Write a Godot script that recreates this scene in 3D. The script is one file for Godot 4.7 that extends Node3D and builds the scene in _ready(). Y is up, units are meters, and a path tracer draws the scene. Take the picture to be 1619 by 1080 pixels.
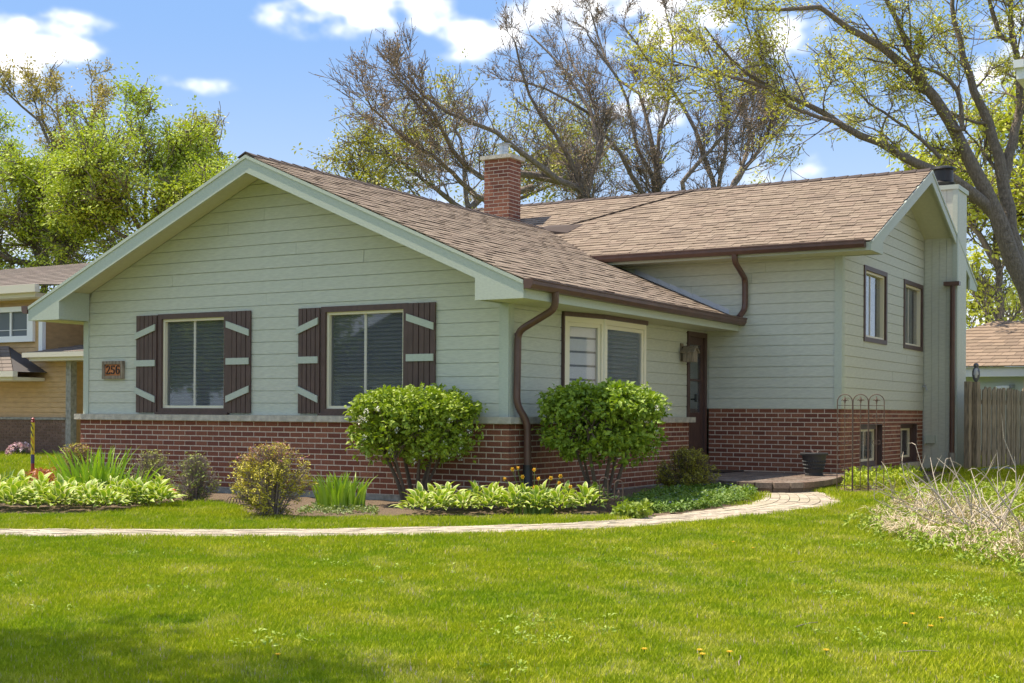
extends Node3D
# ---------------------------------------------------------------- helpers
const FPX := 2082.266
const YAW := 0.5352
const ROLL := 0.0057
const CAM := Vector3(7.794, 1.094, 13.074)
const CXP := 809.5
const CYP := 653.388
var rng := RandomNumberGenerator.new()
var M := {}
var taken := {}
var FWD := Vector3(-sin(YAW), 0, -cos(YAW))
var RGT := Vector3(cos(YAW), 0, -sin(YAW))

class MB:
	var v := PackedVector3Array()
	var n := PackedVector3Array()
	var c := PackedColorArray()
	var col := Color(1, 1, 1)
	func tri(a: Vector3, b: Vector3, d: Vector3) -> void:
		var nn := (d - a).cross(b - a).normalized()
		v.append(a); v.append(b); v.append(d)
		n.append(nn); n.append(nn); n.append(nn)
		c.append(col); c.append(col); c.append(col)
	func quad(a: Vector3, b: Vector3, d: Vector3, e: Vector3) -> void:
		tri(a, b, d); tri(a, d, e)
	func face(a: Vector3, b: Vector3, d: Vector3, e: Vector3, o: Vector3) -> void:
		var nn := (d - a).cross(b - a)
		if nn.length_squared() < 1e-14: nn = (e - a).cross(d - a)
		if nn.dot((a + b + d + e) * 0.25 - o) < 0.0: quad(a, e, d, b)
		else: quad(a, b, d, e)
	func hexa(p: PackedVector3Array) -> void:
		var o := Vector3.ZERO
		for q in p: o += q
		o /= 8.0
		face(p[0], p[1], p[2], p[3], o); face(p[4], p[5], p[6], p[7], o)
		for i in 4:
			var j := (i + 1) % 4
			face(p[i], p[j], p[j + 4], p[i + 4], o)
	func box(lo: Vector3, hi: Vector3) -> void:
		hexa(PackedVector3Array([Vector3(lo.x, lo.y, lo.z), Vector3(hi.x, lo.y, lo.z), Vector3(hi.x, lo.y, hi.z), Vector3(lo.x, lo.y, hi.z), Vector3(lo.x, hi.y, lo.z), Vector3(hi.x, hi.y, lo.z), Vector3(hi.x, hi.y, hi.z), Vector3(lo.x, hi.y, hi.z)]))
	func obox(t: Transform3D, s: Vector3) -> void:
		var p := PackedVector3Array()
		for y in [-0.5, 0.5]:
			for q in [Vector2(-0.5, -0.5), Vector2(0.5, -0.5), Vector2(0.5, 0.5), Vector2(-0.5, 0.5)]:
				p.append(t * Vector3(q.x * s.x, y * s.y, q.y * s.z))
		hexa(p)
	func prism(poly: PackedVector2Array, f0: Callable, f1: Callable) -> void:
		var o := Vector3.ZERO
		for q in poly: o += f0.call(q) + f1.call(q)
		o /= poly.size() * 2.0
		var idx := Geometry2D.triangulate_polygon(poly)
		for k in range(0, idx.size(), 3):
			for f in [f0, f1]:
				var a: Vector3 = f.call(poly[idx[k]])
				var b: Vector3 = f.call(poly[idx[k + 1]])
				var d: Vector3 = f.call(poly[idx[k + 2]])
				var fo: Vector3 = (f0 if f == f1 else f1).call(poly[idx[k]])
				if (d - a).cross(b - a).dot(a - fo) < 0.0: tri(a, d, b)
				else: tri(a, b, d)
		var cw := Geometry2D.is_polygon_clockwise(poly)
		for k in poly.size():
			var q0 := poly[k]
			var q1 := poly[(k + 1) % poly.size()]
			var a0: Vector3 = f0.call(q0)
			var a1: Vector3 = f0.call(q1)
			var b0: Vector3 = f1.call(q0)
			var b1: Vector3 = f1.call(q1)
			face(a0, a1, b1, b0, o)
	func tube(p: PackedVector3Array, r: PackedFloat32Array, sides: int, cap := false) -> void:
		if p.size() < 2: return
		var d0 := (p[1] - p[0]).normalized()
		var u := d0.cross(Vector3.UP if absf(d0.y) < 0.9 else Vector3.RIGHT).normalized()
		var rings := []
		var dirs := []
		for i in p.size():
			var d: Vector3
			if i == 0: d = p[1] - p[0]
			elif i == p.size() - 1: d = p[i] - p[i - 1]
			else: d = p[i + 1] - p[i - 1]
			d = d.normalized()
			u = (u - d * u.dot(d)).normalized()
			var w := d.cross(u)
			var ring := PackedVector3Array()
			var dd := PackedVector3Array()
			for s in sides:
				var a := TAU * s / sides
				var e := u * cos(a) + w * sin(a)
				dd.append(e)
				ring.append(p[i] + e * r[i])
			rings.append(ring)
			dirs.append(dd)
		for i in p.size() - 1:
			var ra: PackedVector3Array = rings[i]
			var rb: PackedVector3Array = rings[i + 1]
			var na: PackedVector3Array = dirs[i]
			var nb: PackedVector3Array = dirs[i + 1]
			for s in sides:
				var t := (s + 1) % sides
				v.append(ra[s]); v.append(rb[s]); v.append(rb[t])
				n.append(na[s]); n.append(nb[s]); n.append(nb[t])
				v.append(ra[s]); v.append(rb[t]); v.append(ra[t])
				n.append(na[s]); n.append(nb[t]); n.append(na[t])
				for k in 6: c.append(col)
		if cap:
			for e in [0, p.size() - 1]:
				var rr: PackedVector3Array = rings[e]
				for s in sides: 
					if e == 0: tri(p[0], rr[s], rr[(s + 1) % sides])
					else: tri(p[e], rr[(s + 1) % sides], rr[s])
	func rod(a: Vector3, b: Vector3, r: float, sides := 6) -> void:
		tube(PackedVector3Array([a, b]), PackedFloat32Array([r, r]), sides, true)
	func lathe(o: Vector3, prof: Array, seg := 20) -> void:
		var pts := PackedVector3Array()
		for i in prof.size() - 1:
			var r0: float = prof[i][0]
			var y0: float = prof[i][1]
			var r1: float = prof[i + 1][0]
			var y1: float = prof[i + 1][1]
			var sl := Vector2(y1 - y0, -(r1 - r0)).normalized()
			for s in seg:
				var a0 := TAU * s / seg
				var a1 := TAU * (s + 1) / seg
				var e0 := Vector3(cos(a0), 0, sin(a0))
				var e1 := Vector3(cos(a1), 0, sin(a1))
				var q := [o + e0 * r0 + Vector3(0, y0, 0), o + e0 * r1 + Vector3(0, y1, 0), o + e1 * r1 + Vector3(0, y1, 0), o + e1 * r0 + Vector3(0, y0, 0)]
				var n0 := (e0 * sl.x + Vector3(0, sl.y, 0)).normalized()
				var n1 := (e1 * sl.x + Vector3(0, sl.y, 0)).normalized()
				for k in [0, 2, 1, 0, 3, 2]:
					v.append(q[k]); n.append(n0 if k < 2 else n1); c.append(col)
	func leaf(b: Vector3, d: Vector3, up: Vector3, ln: float, wd: float, bend := 0.25) -> void:
		var s := d.cross(up).normalized() * wd * 0.5
		var m := b + d * ln * 0.5 + up * ln * bend * 0.35
		var e := b + d * ln - up * ln * bend * 0.2
		var q := up * wd * 0.18
		tri(b, m + s + q, m); tri(m, m + s + q, e)
		tri(b, m, m - s + q); tri(m, e, m - s + q)
	func leaf2(b: Vector3, d: Vector3, up: Vector3, ln: float, wd: float) -> void:
		var s := d.cross(up).normalized() * wd * 0.5
		var m := b + d * ln * 0.5
		var e := b + d * ln - up * ln * 0.1
		tri(b, m + s + up * wd * 0.15, e); tri(b, e, m - s + up * wd * 0.15)
	func mesh() -> ArrayMesh:
		var a := []
		a.resize(Mesh.ARRAY_MAX)
		a[Mesh.ARRAY_VERTEX] = v
		a[Mesh.ARRAY_NORMAL] = n
		a[Mesh.ARRAY_COLOR] = c
		var m := ArrayMesh.new()
		m.add_surface_from_arrays(Mesh.PRIMITIVE_TRIANGLES, a)
		return m

func numbered(called: String) -> String:
	if not taken.has(called):
		taken[called] = 0
		return called
	taken[called] += 1
	return "%s_%03d" % [called, taken[called]]

func thing(called: String, label: String, category: String, at := Vector3.ZERO, turn := 0.0, group := "") -> Node3D:
	var o := Node3D.new()
	o.name = numbered(called)
	add_child(o)
	o.position = at
	o.rotation.y = turn
	o.set_meta("label", label)
	o.set_meta("category", category)
	if group: o.set_meta("group", group)
	return o

func obj(called: String, mb, m: Material, parent: Node) -> MeshInstance3D:
	var o := MeshInstance3D.new()
	o.mesh = mb.mesh() if mb is MB else mb
	o.material_override = m
	if parent == self:
		o.name = numbered(called)
		add_child(o)
	else:
		o.name = called
		parent.add_child(o, true)
	return o

func solo(called: String, mb, m: Material, label: String, category: String, group := "") -> MeshInstance3D:
	var o := obj(called, mb, m, self)
	o.set_meta("label", label)
	o.set_meta("category", category)
	if group: o.set_meta("group", group)
	return o

func struct(called: String, mb, m: Material) -> MeshInstance3D:
	var o := obj(called, mb, m, self)
	o.set_meta("kind", "structure")
	return o

func copies(called: String, mesh: Mesh, xf: Array, m: Material, parent: Node, cols: Array = []) -> MultiMeshInstance3D:
	var mm := MultiMesh.new()
	mm.transform_format = MultiMesh.TRANSFORM_3D
	mm.use_colors = cols.size() > 0
	mm.mesh = mesh
	mm.instance_count = xf.size()
	for i in xf.size():
		mm.set_instance_transform(i, xf[i])
		if cols.size() > 0: mm.set_instance_color(i, cols[i])
	var o := MultiMeshInstance3D.new()
	o.multimesh = mm
	o.material_override = m
	if parent == self:
		o.name = numbered(called)
		add_child(o)
	else:
		o.name = called
		parent.add_child(o, true)
	return o

func baked(called: String, kinds: Array, xf: Array, m: Material, parent: Node) -> MeshInstance3D:
	var mb := MB.new()
	for k in kinds.size():
		var ar: Array = kinds[k].surface_get_arrays(0)
		var v: PackedVector3Array = ar[Mesh.ARRAY_VERTEX]
		var n: PackedVector3Array = ar[Mesh.ARRAY_NORMAL]
		var cc: PackedColorArray = ar[Mesh.ARRAY_COLOR]
		for t in xf[k]:
			mb.v.append_array(t * v)
			mb.n.append_array(Transform3D(t.basis.orthonormalized(), Vector3.ZERO) * n)
			mb.c.append_array(cc)
	return obj(called, mb, m, parent)

const ORD := ["first", "second", "third", "fourth", "fifth", "sixth", "seventh", "eighth", "ninth", "tenth", "eleventh", "twelfth", "thirteenth", "fourteenth", "fifteenth", "sixteenth", "seventeenth"]
func ss(a: float, b: float, x: float) -> float:
	var t := clampf((x - a) / (b - a), 0.0, 1.0)
	return t * t * (3.0 - 2.0 * t)
func ground_y(x: float, z: float) -> float:
	return 0.09 * ss(1.5, -3.0, z) * ss(-1.5, 1.0, x) * ss(9.0, 5.0, x)
func on_ground(p: Vector3) -> Vector3:
	return Vector3(p.x, ground_y(p.x, p.z), p.z)
func ray(px: float, py: float) -> Vector3:
	var dx := px - CXP
	var dy := py - CYP
	var u := dx * cos(ROLL) + dy * sin(ROLL)
	var w := -dx * sin(ROLL) + dy * cos(ROLL)
	return FWD + RGT * (u / FPX) - Vector3.UP * (w / FPX)
func at(px: float, py: float, depth: float) -> Vector3:
	return CAM + ray(px, py) * depth
func at_y(px: float, py: float, y: float) -> Vector3:
	var d := ray(px, py)
	return CAM + d * ((y - CAM.y) / d.y)
func gpx(px: float, py: float) -> Vector3:
	var h := 0.0
	var p := at_y(px, py, 0.0)
	for i in 6:
		p = at_y(px, py, ground_y(p.x, p.z))
	return p
func plan(px: float, depth: float) -> Vector3:
	var p := CAM + FWD * depth + RGT * depth * (px - CXP) / FPX
	return on_ground(p)

# ---------------------------------------------------------------- materials
var tex_cache := {}
func ntex(freq: float, lo: float, hi: float, sd: int, oct := 4, sx := 1.0, size := 256, cells := false) -> ImageTexture:
	var key := "%s_%s_%s_%s_%s_%s_%s" % [freq, lo, hi, sd, oct, sx, cells]
	if tex_cache.has(key): return tex_cache[key]
	var f := FastNoiseLite.new()
	f.seed = sd
	f.noise_type = FastNoiseLite.TYPE_CELLULAR if cells else FastNoiseLite.TYPE_SIMPLEX_SMOOTH
	f.frequency = freq
	f.fractal_octaves = oct
	var im := f.get_seamless_image(size, size)
	im.convert(Image.FORMAT_L8)
	if sx != 1.0:
		im.resize(int(size / sx), size)
		im.resize(size, size)
	var o := Image.create(size, size, false, Image.FORMAT_RGB8)
	for y in size:
		for x in size:
			var t := im.get_pixel(x, y).r
			var q := lerpf(lo, hi, t)
			o.set_pixel(x, y, Color(q, q, q))
	var tx := ImageTexture.create_from_image(o)
	tex_cache[key] = tx
	return tx
func bump(freq: float, sd: int, strength: float, oct := 4) -> ImageTexture:
	var key := "b%s_%s_%s_%s" % [freq, sd, strength, oct]
	if tex_cache.has(key): return tex_cache[key]
	var f := FastNoiseLite.new()
	f.seed = sd
	f.frequency = freq
	f.fractal_octaves = oct
	var im := f.get_seamless_image(256, 256)
	im.convert(Image.FORMAT_RGBA8)
	im.bump_map_to_normal_map(strength)
	var tx := ImageTexture.create_from_image(im)
	tex_cache[key] = tx
	return tx
func lin(r: float, g: float, b: float) -> Color:
	return Color(r, g, b).linear_to_srgb()
func mat(key: String, col: Color, rough := 0.8, tex: Texture2D = null, scale := Vector3.ONE, vc := false, nrm: Texture2D = null, nscale := 1.0) -> StandardMaterial3D:
	var m := StandardMaterial3D.new()
	m.albedo_color = col
	m.roughness = rough
	m.vertex_color_use_as_albedo = vc
	if tex or nrm:
		m.uv1_triplanar = true
		m.uv1_world_triplanar = true
		m.uv1_scale = scale
	if tex: m.albedo_texture = tex
	if nrm:
		m.normal_enabled = true
		m.normal_texture = nrm
		m.normal_scale = nscale
	M[key] = m
	return m
func leafmat(key: String, col: Color, back: Color, rough := 0.55) -> StandardMaterial3D:
	var m := mat(key, col, rough, null, Vector3.ONE, true)
	m.backlight_enabled = true
	m.backlight = back
	m.cull_mode = BaseMaterial3D.CULL_DISABLED
	return m

func materials() -> void:
	mat("siding", lin(0.61, 0.63, 0.525), 0.62, ntex(0.04, 0.91, 1.0, 3, 5, 1.0), Vector3(0.6, 5.0, 0.6), false, bump(0.08, 5, 3.0), 0.15)
	mat("trim", lin(0.52, 0.57, 0.475), 0.6, ntex(0.06, 0.93, 1.0, 4, 5), Vector3(1.3, 3.0, 1.3), false, bump(0.1, 5, 3.0), 0.12)
	mat("soffit", lin(0.58, 0.58, 0.42), 0.7, ntex(0.05, 0.94, 1.0, 4, 5), Vector3(1, 1, 1))
	mat("brown", lin(0.115, 0.066, 0.054), 0.5, ntex(0.03, 0.82, 1.0, 6, 4), Vector3(1.5, 0.5, 1.5))
	mat("gutter", lin(0.135, 0.070, 0.053), 0.38, ntex(0.02, 0.85, 1.0, 7, 4), Vector3(0.8, 0.8, 0.8))
	mat("cream", lin(0.80, 0.74, 0.55), 0.45)
	mat("sash", lin(0.55, 0.52, 0.44), 0.5)
	mat("mortar", lin(0.82, 0.71, 0.56), 0.95, ntex(0.05, 0.8, 1.0, 8, 4), Vector3(2, 2, 2))
	mat("brick", Color(1, 1, 1), 0.9, ntex(0.06, 0.72, 1.0, 9, 5), Vector3(3, 3, 3), true, bump(0.15, 11, 4.0), 0.5)
	mat("ledge", lin(0.62, 0.58, 0.47), 0.8, ntex(0.03, 0.8, 1.0, 12, 5), Vector3(1, 1, 1), false, bump(0.1, 5, 3.0), 0.3)
	mat("concrete", lin(0.42, 0.40, 0.35), 0.9, ntex(0.03, 0.7, 1.0, 13, 5), Vector3(1, 1, 1), false, bump(0.1, 5, 3.0), 0.4)
	mat("shingle", Color(1, 1, 1), 0.95, ntex(0.2, 0.7, 1.0, 14, 3), Vector3(4, 4, 4), true, bump(0.3, 15, 5.0), 0.6)
	mat("underlay", lin(0.10, 0.075, 0.06), 0.95)
	mat("ridgecap", lin(0.085, 0.06, 0.05), 0.95, ntex(0.1, 0.75, 1.0, 16, 3), Vector3(3, 3, 3))
	mat("dark", lin(0.012, 0.012, 0.013), 0.9)
	mat("blind", lin(0.10, 0.10, 0.095), 0.7)
	mat("white", lin(0.80, 0.80, 0.80), 0.6)
	mat("shade_cloth", lin(0.86, 0.87, 0.90), 0.8)
	mat("slate", lin(0.12, 0.14, 0.16), 0.6)
	mat("black", lin(0.012, 0.012, 0.013), 0.45)
	mat("iron", lin(0.20, 0.13, 0.10), 0.75, ntex(0.1, 0.6, 1.0, 17, 3), Vector3(5, 5, 5))
	var gl := mat("glass", Color(0.55, 0.58, 0.6, 0.16), 0.02)
	gl.transparency = BaseMaterial3D.TRANSPARENCY_ALPHA
	gl.metallic_specular = 0.9
	mat("metal", lin(0.62, 0.63, 0.63), 0.35, ntex(0.05, 0.8, 1.0, 18, 3), Vector3(3, 3, 3)).metallic = 0.9
	mat("flashing", lin(0.55, 0.57, 0.60), 0.4).metallic = 0.7
	mat("paver", Color(1, 1, 1), 0.95, ntex(0.06, 0.72, 1.0, 19, 5), Vector3(2, 2, 2), true, bump(0.2, 20, 4.0), 0.5)
	mat("sand", lin(0.16, 0.14, 0.09), 1.0, ntex(0.1, 0.5, 1.0, 21, 4), Vector3(2, 2, 2))
	mat("lawn", lin(0.17, 0.225, 0.02), 1.0, ntex(0.02, 0.55, 1.0, 22, 5), Vector3(0.3, 0.3, 0.3), false, bump(0.2, 20, 6.0), 0.6)
	mat("mulch", lin(0.44, 0.31, 0.20), 1.0, ntex(0.12, 0.35, 1.0, 23, 4, 1.0, 256, true), Vector3(2.5, 2.5, 2.5), false, bump(0.25, 24, 8.0), 1.0)
	mat("bark", lin(0.33, 0.265, 0.20), 0.95, ntex(0.05, 0.55, 1.0, 25, 5, 1.0), Vector3(1.6, 0.5, 1.6), false, bump(0.12, 26, 8.0), 0.8)
	mat("bark_grey", lin(0.42, 0.345, 0.285), 0.95, ntex(0.05, 0.5, 1.0, 25, 5), Vector3(1.2, 0.4, 1.2), false, bump(0.12, 26, 8.0), 0.8)
	mat("stem", lin(0.22, 0.165, 0.125), 0.95, ntex(0.08, 0.6, 1.0, 27, 4), Vector3(6, 3, 6))
	mat("twig", lin(0.42, 0.33, 0.29), 0.95, ntex(0.08, 0.6, 1.0, 27, 4), Vector3(6, 3, 6))
	mat("cane", lin(0.70, 0.60, 0.48), 0.9, ntex(0.08, 0.6, 1.0, 27, 4), Vector3(6, 3, 6))
	mat("wood", lin(0.44, 0.36, 0.26), 0.95, ntex(0.03, 0.55, 1.0, 28, 5), Vector3(4, 0.4, 4), false, bump(0.1, 5, 5.0), 0.5)
	mat("vc", Color(1, 1, 1), 0.7, null, Vector3.ONE, true)
	mat("vcgloss", Color(1, 1, 1), 0.4, null, Vector3.ONE, true)
	leafmat("leaf", Color(1, 1, 1), lin(0.42, 0.48, 0.07))
	leafmat("leafdull", Color(1, 1, 1), lin(0.10, 0.12, 0.03), 0.6)
	leafmat("grass", Color(1, 1, 1), lin(0.35, 0.44, 0.02), 0.75).metallic_specular = 0.15
	leafmat("petal", Color(1, 1, 1), lin(0.3, 0.3, 0.25), 0.6)
	mat("nsiding", lin(0.62, 0.40, 0.19), 0.65, ntex(0.02, 0.88, 1.0, 30, 4), Vector3(0.5, 1.5, 0.5))
	mat("nshingle", Color(1, 1, 1), 0.95, ntex(0.15, 0.65, 1.0, 31, 4), Vector3(3, 3, 3), true)
	mat("nbrick", Color(1, 1, 1), 0.95, ntex(0.05, 0.7, 1.0, 32, 4), Vector3(2, 2, 2), true)
	mat("ncream", lin(0.66, 0.60, 0.48), 0.6)
	mat("asphalt", lin(0.20, 0.20, 0.21), 0.95, ntex(0.08, 0.7, 1.0, 33, 4), Vector3(1, 1, 1))
	mat("garage", lin(0.50, 0.54, 0.53), 0.7)

# ---------------------------------------------------------------- the green house
var bricks := []      # [transform, tone, wall part]
var shingles := []    # [transform, tone, roof part]
const RX := -3.573    # ridge of the front roof
const RY := 4.335
const PK := 0.4355
const EX := 0.475
const ZB := -6.06     # front wall of the rear block
const RZ := -9.18     # ridge of the rear roof
const RRY := 5.15
const PK2 := 0.439
const EZ := -5.58
const XR := 2.07
const XK := 2.63

func front_roof_y(x: float) -> float:
	return RY - PK * absf(x - RX)
func rear_roof_y(z: float) -> float:
	return RRY - PK2 * absf(z - RZ)

func cells(u0: float, u1: float, y0: float, y1: float, holes: Array) -> Array:
	var us := [u0, u1]
	var ys := [y0, y1]
	for h in holes:
		for q in [h[0], h[1]]:
			if q > u0 and q < u1: us.append(q)
		for q in [h[2], h[3]]:
			if q > y0 and q < y1: ys.append(q)
	us.sort()
	ys.sort()
	var out := []
	for j in ys.size() - 1:
		var run := -1.0
		var last := 0.0
		for i in us.size() - 1:
			var cu: float = (us[i] + us[i + 1]) * 0.5
			var cy: float = (ys[j] + ys[j + 1]) * 0.5
			var inside := false
			for h in holes:
				if cu > h[0] and cu < h[1] and cy > h[2] and cy < h[3]: inside = true
			if inside or us[i + 1] - us[i] < 1e-5 or ys[j + 1] - ys[j] < 1e-5: continue
			out.append([us[i], us[i + 1], ys[j], ys[j + 1]])
	return out

func slab(mb: MB, f: Callable, u0: float, u1: float, y0: float, y1: float, w0: float, w1: float) -> void:
	mb.hexa(PackedVector3Array([f.call(u0, y0, w0), f.call(u1, y0, w0), f.call(u1, y0, w1), f.call(u0, y0, w1), f.call(u0, y1, w0), f.call(u1, y1, w0), f.call(u1, y1, w1), f.call(u0, y1, w1)]))

func boards(part: Node, f: Callable, y0: float, y1: float, ex: float, ua: Callable, ub: Callable, holes: Array, m: Material) -> void:
	var y := y0
	while y < y1 - 0.01:
		var yt := minf(y + ex - 0.008, y1)
		var a0: float = ua.call(y)
		var b0: float = ub.call(y)
		var a1: float = ua.call(yt)
		var b1: float = ub.call(yt)
		if b0 - a0 > 0.02:
			if b1 < a1:
				var mid := (a1 + b1) * 0.5
				a1 = mid; b1 = mid
			var cut := []
			for h in holes:
				if h[2] < yt - 0.003 and h[3] > y + 0.003: cut.append(h)
			if cut.is_empty():
				var marks := [0.0, 1.0]
				if b0 - a0 > 2.6 and rng.randf() < 0.75: marks.insert(1, rng.randf_range(0.2, 0.8))
				for s in marks.size() - 1:
					var mb := MB.new()
					var j := rng.randf_range(-0.0018, 0.0018)
					var g0: float = 0.0 if s == 0 else 0.0015
					var g1: float = 0.0 if s == marks.size() - 2 else 0.0015
					var l0 := lerpf(a0, b0, marks[s]) + g0
					var r0 := lerpf(a0, b0, marks[s + 1]) - g1
					var l1 := lerpf(a1, b1, marks[s]) + g0 if s == 0 or absf(b1 - a1 - b0 + a0) < 0.001 else clampf(l0, a1, b1)
					var r1 := lerpf(a1, b1, marks[s + 1]) - g1 if s == marks.size() - 2 or absf(b1 - a1 - b0 + a0) < 0.001 else clampf(r0, a1, b1)
					var dy := rng.randf_range(-0.0012, 0.0012)
					mb.hexa(PackedVector3Array([f.call(l0, y, 0.0), f.call(r0, y + dy, 0.0), f.call(r0, y + dy, 0.017 + j), f.call(l0, y, 0.017 + j), f.call(l1, yt, 0.0), f.call(r1, yt + dy, 0.0), f.call(r1, yt + dy, 0.013 + j), f.call(l1, yt, 0.013 + j)]))
					obj("siding_board", mb, m, part)
			else:
				for q in cells(a0, b0, y, yt, cut):
					var mb := MB.new()
					slab(mb, f, q[0], q[1], q[2], q[3], 0.0, 0.015 + rng.randf_range(-0.0012, 0.0012))
					obj("siding_board", mb, m, part)
		y += ex

func brick_tone() -> int:
	var r := rng.randf()
	if r < 0.3: return 0
	if r < 0.55: return 1
	if r < 0.75: return 2
	if r < 0.9: return 3
	return 4
const BRICK_TONES := [Color(0.325, 0.115, 0.066), Color(0.285, 0.098, 0.058), Color(0.36, 0.134, 0.077), Color(0.25, 0.085, 0.052), Color(0.40, 0.16, 0.094)]

func lay_bricks(part: Node, f: Callable, u0: float, u1: float, top: float, courses: int, pitch: float, half_first: bool, holes: Array) -> void:
	for i in courses:
		var yc := top - 0.0677 * (i + 0.5)
		var first := (i % 2 == 0) == half_first
		var u := u0
		var k := 0
		while u < u1 - 0.02:
			var ue := minf(u + (pitch * 0.5 if (k == 0 and first) else pitch), u1)
			var a := u + (0.006 if k > 0 else 0.0)
			var b := ue - (0.006 if ue < u1 - 0.001 else 0.0)
			for q in cells(a, b, yc - 0.0276, yc + 0.0276, holes):
				if q[1] - q[0] < 0.02 or q[3] - q[2] < 0.015: continue
				var pr := rng.randf_range(-0.0015, 0.002)
				var o: Vector3 = f.call((q[0] + q[1]) * 0.5, (q[2] + q[3]) * 0.5, -0.025 + pr)
				var ux: Vector3 = (f.call(1.0, 0.0, 0.0) - f.call(0.0, 0.0, 0.0)) * (q[1] - q[0])
				var wz: Vector3 = (f.call(0.0, 0.0, 1.0) - f.call(0.0, 0.0, 0.0)) * 0.05
				bricks.append([Transform3D(Basis(ux, Vector3(0, q[3] - q[2], 0), wz), o), brick_tone(), part])
			u = ue
			k += 1

func unit_box(tone: Color) -> ArrayMesh:
	var mb := MB.new()
	mb.col = tone
	mb.obox(Transform3D.IDENTITY, Vector3.ONE)
	return mb.mesh()

func settle(list: Array, called: String, rest_called: String, tones: Array, m: Material, house: Node, most: int) -> void:
	list.sort_custom(func(a, b): return a[0].origin.distance_squared_to(CAM) < b[0].origin.distance_squared_to(CAM))
	var meshes := []
	for t in tones: meshes.append(unit_box(t))
	var mb := MB.new()
	for i in list.size():
		var e = list[i]
		if i < most:
			var o := MeshInstance3D.new()
			o.mesh = meshes[e[1]]
			o.material_override = m
			o.name = called
			e[2].add_child(o, true)
			o.transform = e[0]
		else:
			mb.col = tones[e[1]]
			mb.obox(e[0], Vector3.ONE)
	if list.size() > most:
		obj(rest_called, mb, m, house).set_meta("kind", "stuff")

const SHINGLE_TONES := [Color(0.335, 0.255, 0.185), Color(0.365, 0.28, 0.205), Color(0.31, 0.235, 0.17), Color(0.395, 0.305, 0.225), Color(0.285, 0.215, 0.157), Color(0.35, 0.26, 0.195)]
func shingle_field(part: Node, o: Vector3, ud: Vector3, sd: Vector3, ulen: float, slen: float, keep: Callable) -> void:
	var nd := sd.cross(ud).normalized()
	if nd.y < 0: nd = -nd
	var r := 0
	while r * 0.142 < slen - 0.02:
		var s := r * 0.142
		var u := -rng.randf() * 0.3
		while u < ulen:
			var w := rng.randf_range(0.11, 0.29)
			var a := maxf(u, 0.0)
			var b := minf(u + w, ulen)
			if b - a > 0.03:
				var lift := (0.003 if rng.randf() < 0.55 else 0.008) + rng.randf() * 0.002
				var hs := minf(0.165, slen - s)
				var p := o + ud * ((a + b) * 0.5) + sd * (s + hs * 0.5) + nd * lift
				if keep.call(p):
					# lower edge stands proud: tilt by a little
					var up := (sd * hs - nd * 0.010)
					shingles.append([Transform3D(Basis(ud * (b - a - 0.004), nd * 0.009, up), p + nd * 0.006), rng.randi() % 6, part])
			u += w
		r += 1

func casing(parent: Node, f: Callable, u0: float, u1: float, y0: float, y1: float, wd: float, w0: float, w1: float, m: Material, called := "casing") -> MeshInstance3D:
	var mb := MB.new()
	for q in cells(u0 - wd, u1 + wd, y0 - wd, y1 + wd, [[u0, u1, y0, y1]]):
		slab(mb, f, q[0], q[1], q[2], q[3], w0, w1)
	return obj(called, mb, m, parent)

func blind(parent: Node, f: Callable, u0: float, u1: float, y0: float, y1: float, w: float, m: Material, step := 0.05) -> void:
	var mb := MB.new()
	var y := y0
	while y < y1:
		mb.hexa(PackedVector3Array([f.call(u0, y, w), f.call(u1, y, w), f.call(u1, y + 0.028, w - 0.032), f.call(u0, y + 0.028, w - 0.032), f.call(u0, y + 0.003, w), f.call(u1, y + 0.003, w), f.call(u1, y + 0.031, w - 0.032), f.call(u0, y + 0.031, w - 0.032)]))
		y += step
	obj("blind", mb, m, parent)

# a sliding window set in a hole of the wall: brown casing, cream frame, two sashes with a pane each, blind behind
func window(house: Node, f: Callable, u0: float, u1: float, y0: float, y1: float, deep: float, split: float, with_blind := true) -> MeshInstance3D:
	var win := casing(house, f, u0 + 0.07, u1 - 0.07, y0 + 0.07, y1 - 0.07, 0.07, -deep, 0.034, M.brown, "window")
	var a := u0 + 0.07
	var b := u1 - 0.07
	var c0 := y0 + 0.07
	var d := y1 - 0.07
	casing(win, f, a + 0.035, b - 0.035, c0 + 0.035, d - 0.035, 0.0349, -deep + 0.01, -0.002, M.cream, "frame")
	var mb := MB.new()
	var um := lerpf(a, b, split)
	slab(mb, f, um - 0.018, um + 0.018, c0 + 0.036, d - 0.036, -deep + 0.012, -deep + 0.03)
	obj("mullion", mb, M.sash, win)
	for q in [[a + 0.036, um - 0.019], [um + 0.019, b - 0.036]]:
		mb = MB.new()
		slab(mb, f, q[0], q[1], c0 + 0.036, d - 0.036, -deep + 0.018, -deep + 0.022)
		obj("pane", mb, M.glass, win)
	if with_blind: blind(win, f, a + 0.02, b - 0.02, c0 + 0.02, d - 0.02, -deep - 0.05, M.blind)
	return win

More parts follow.
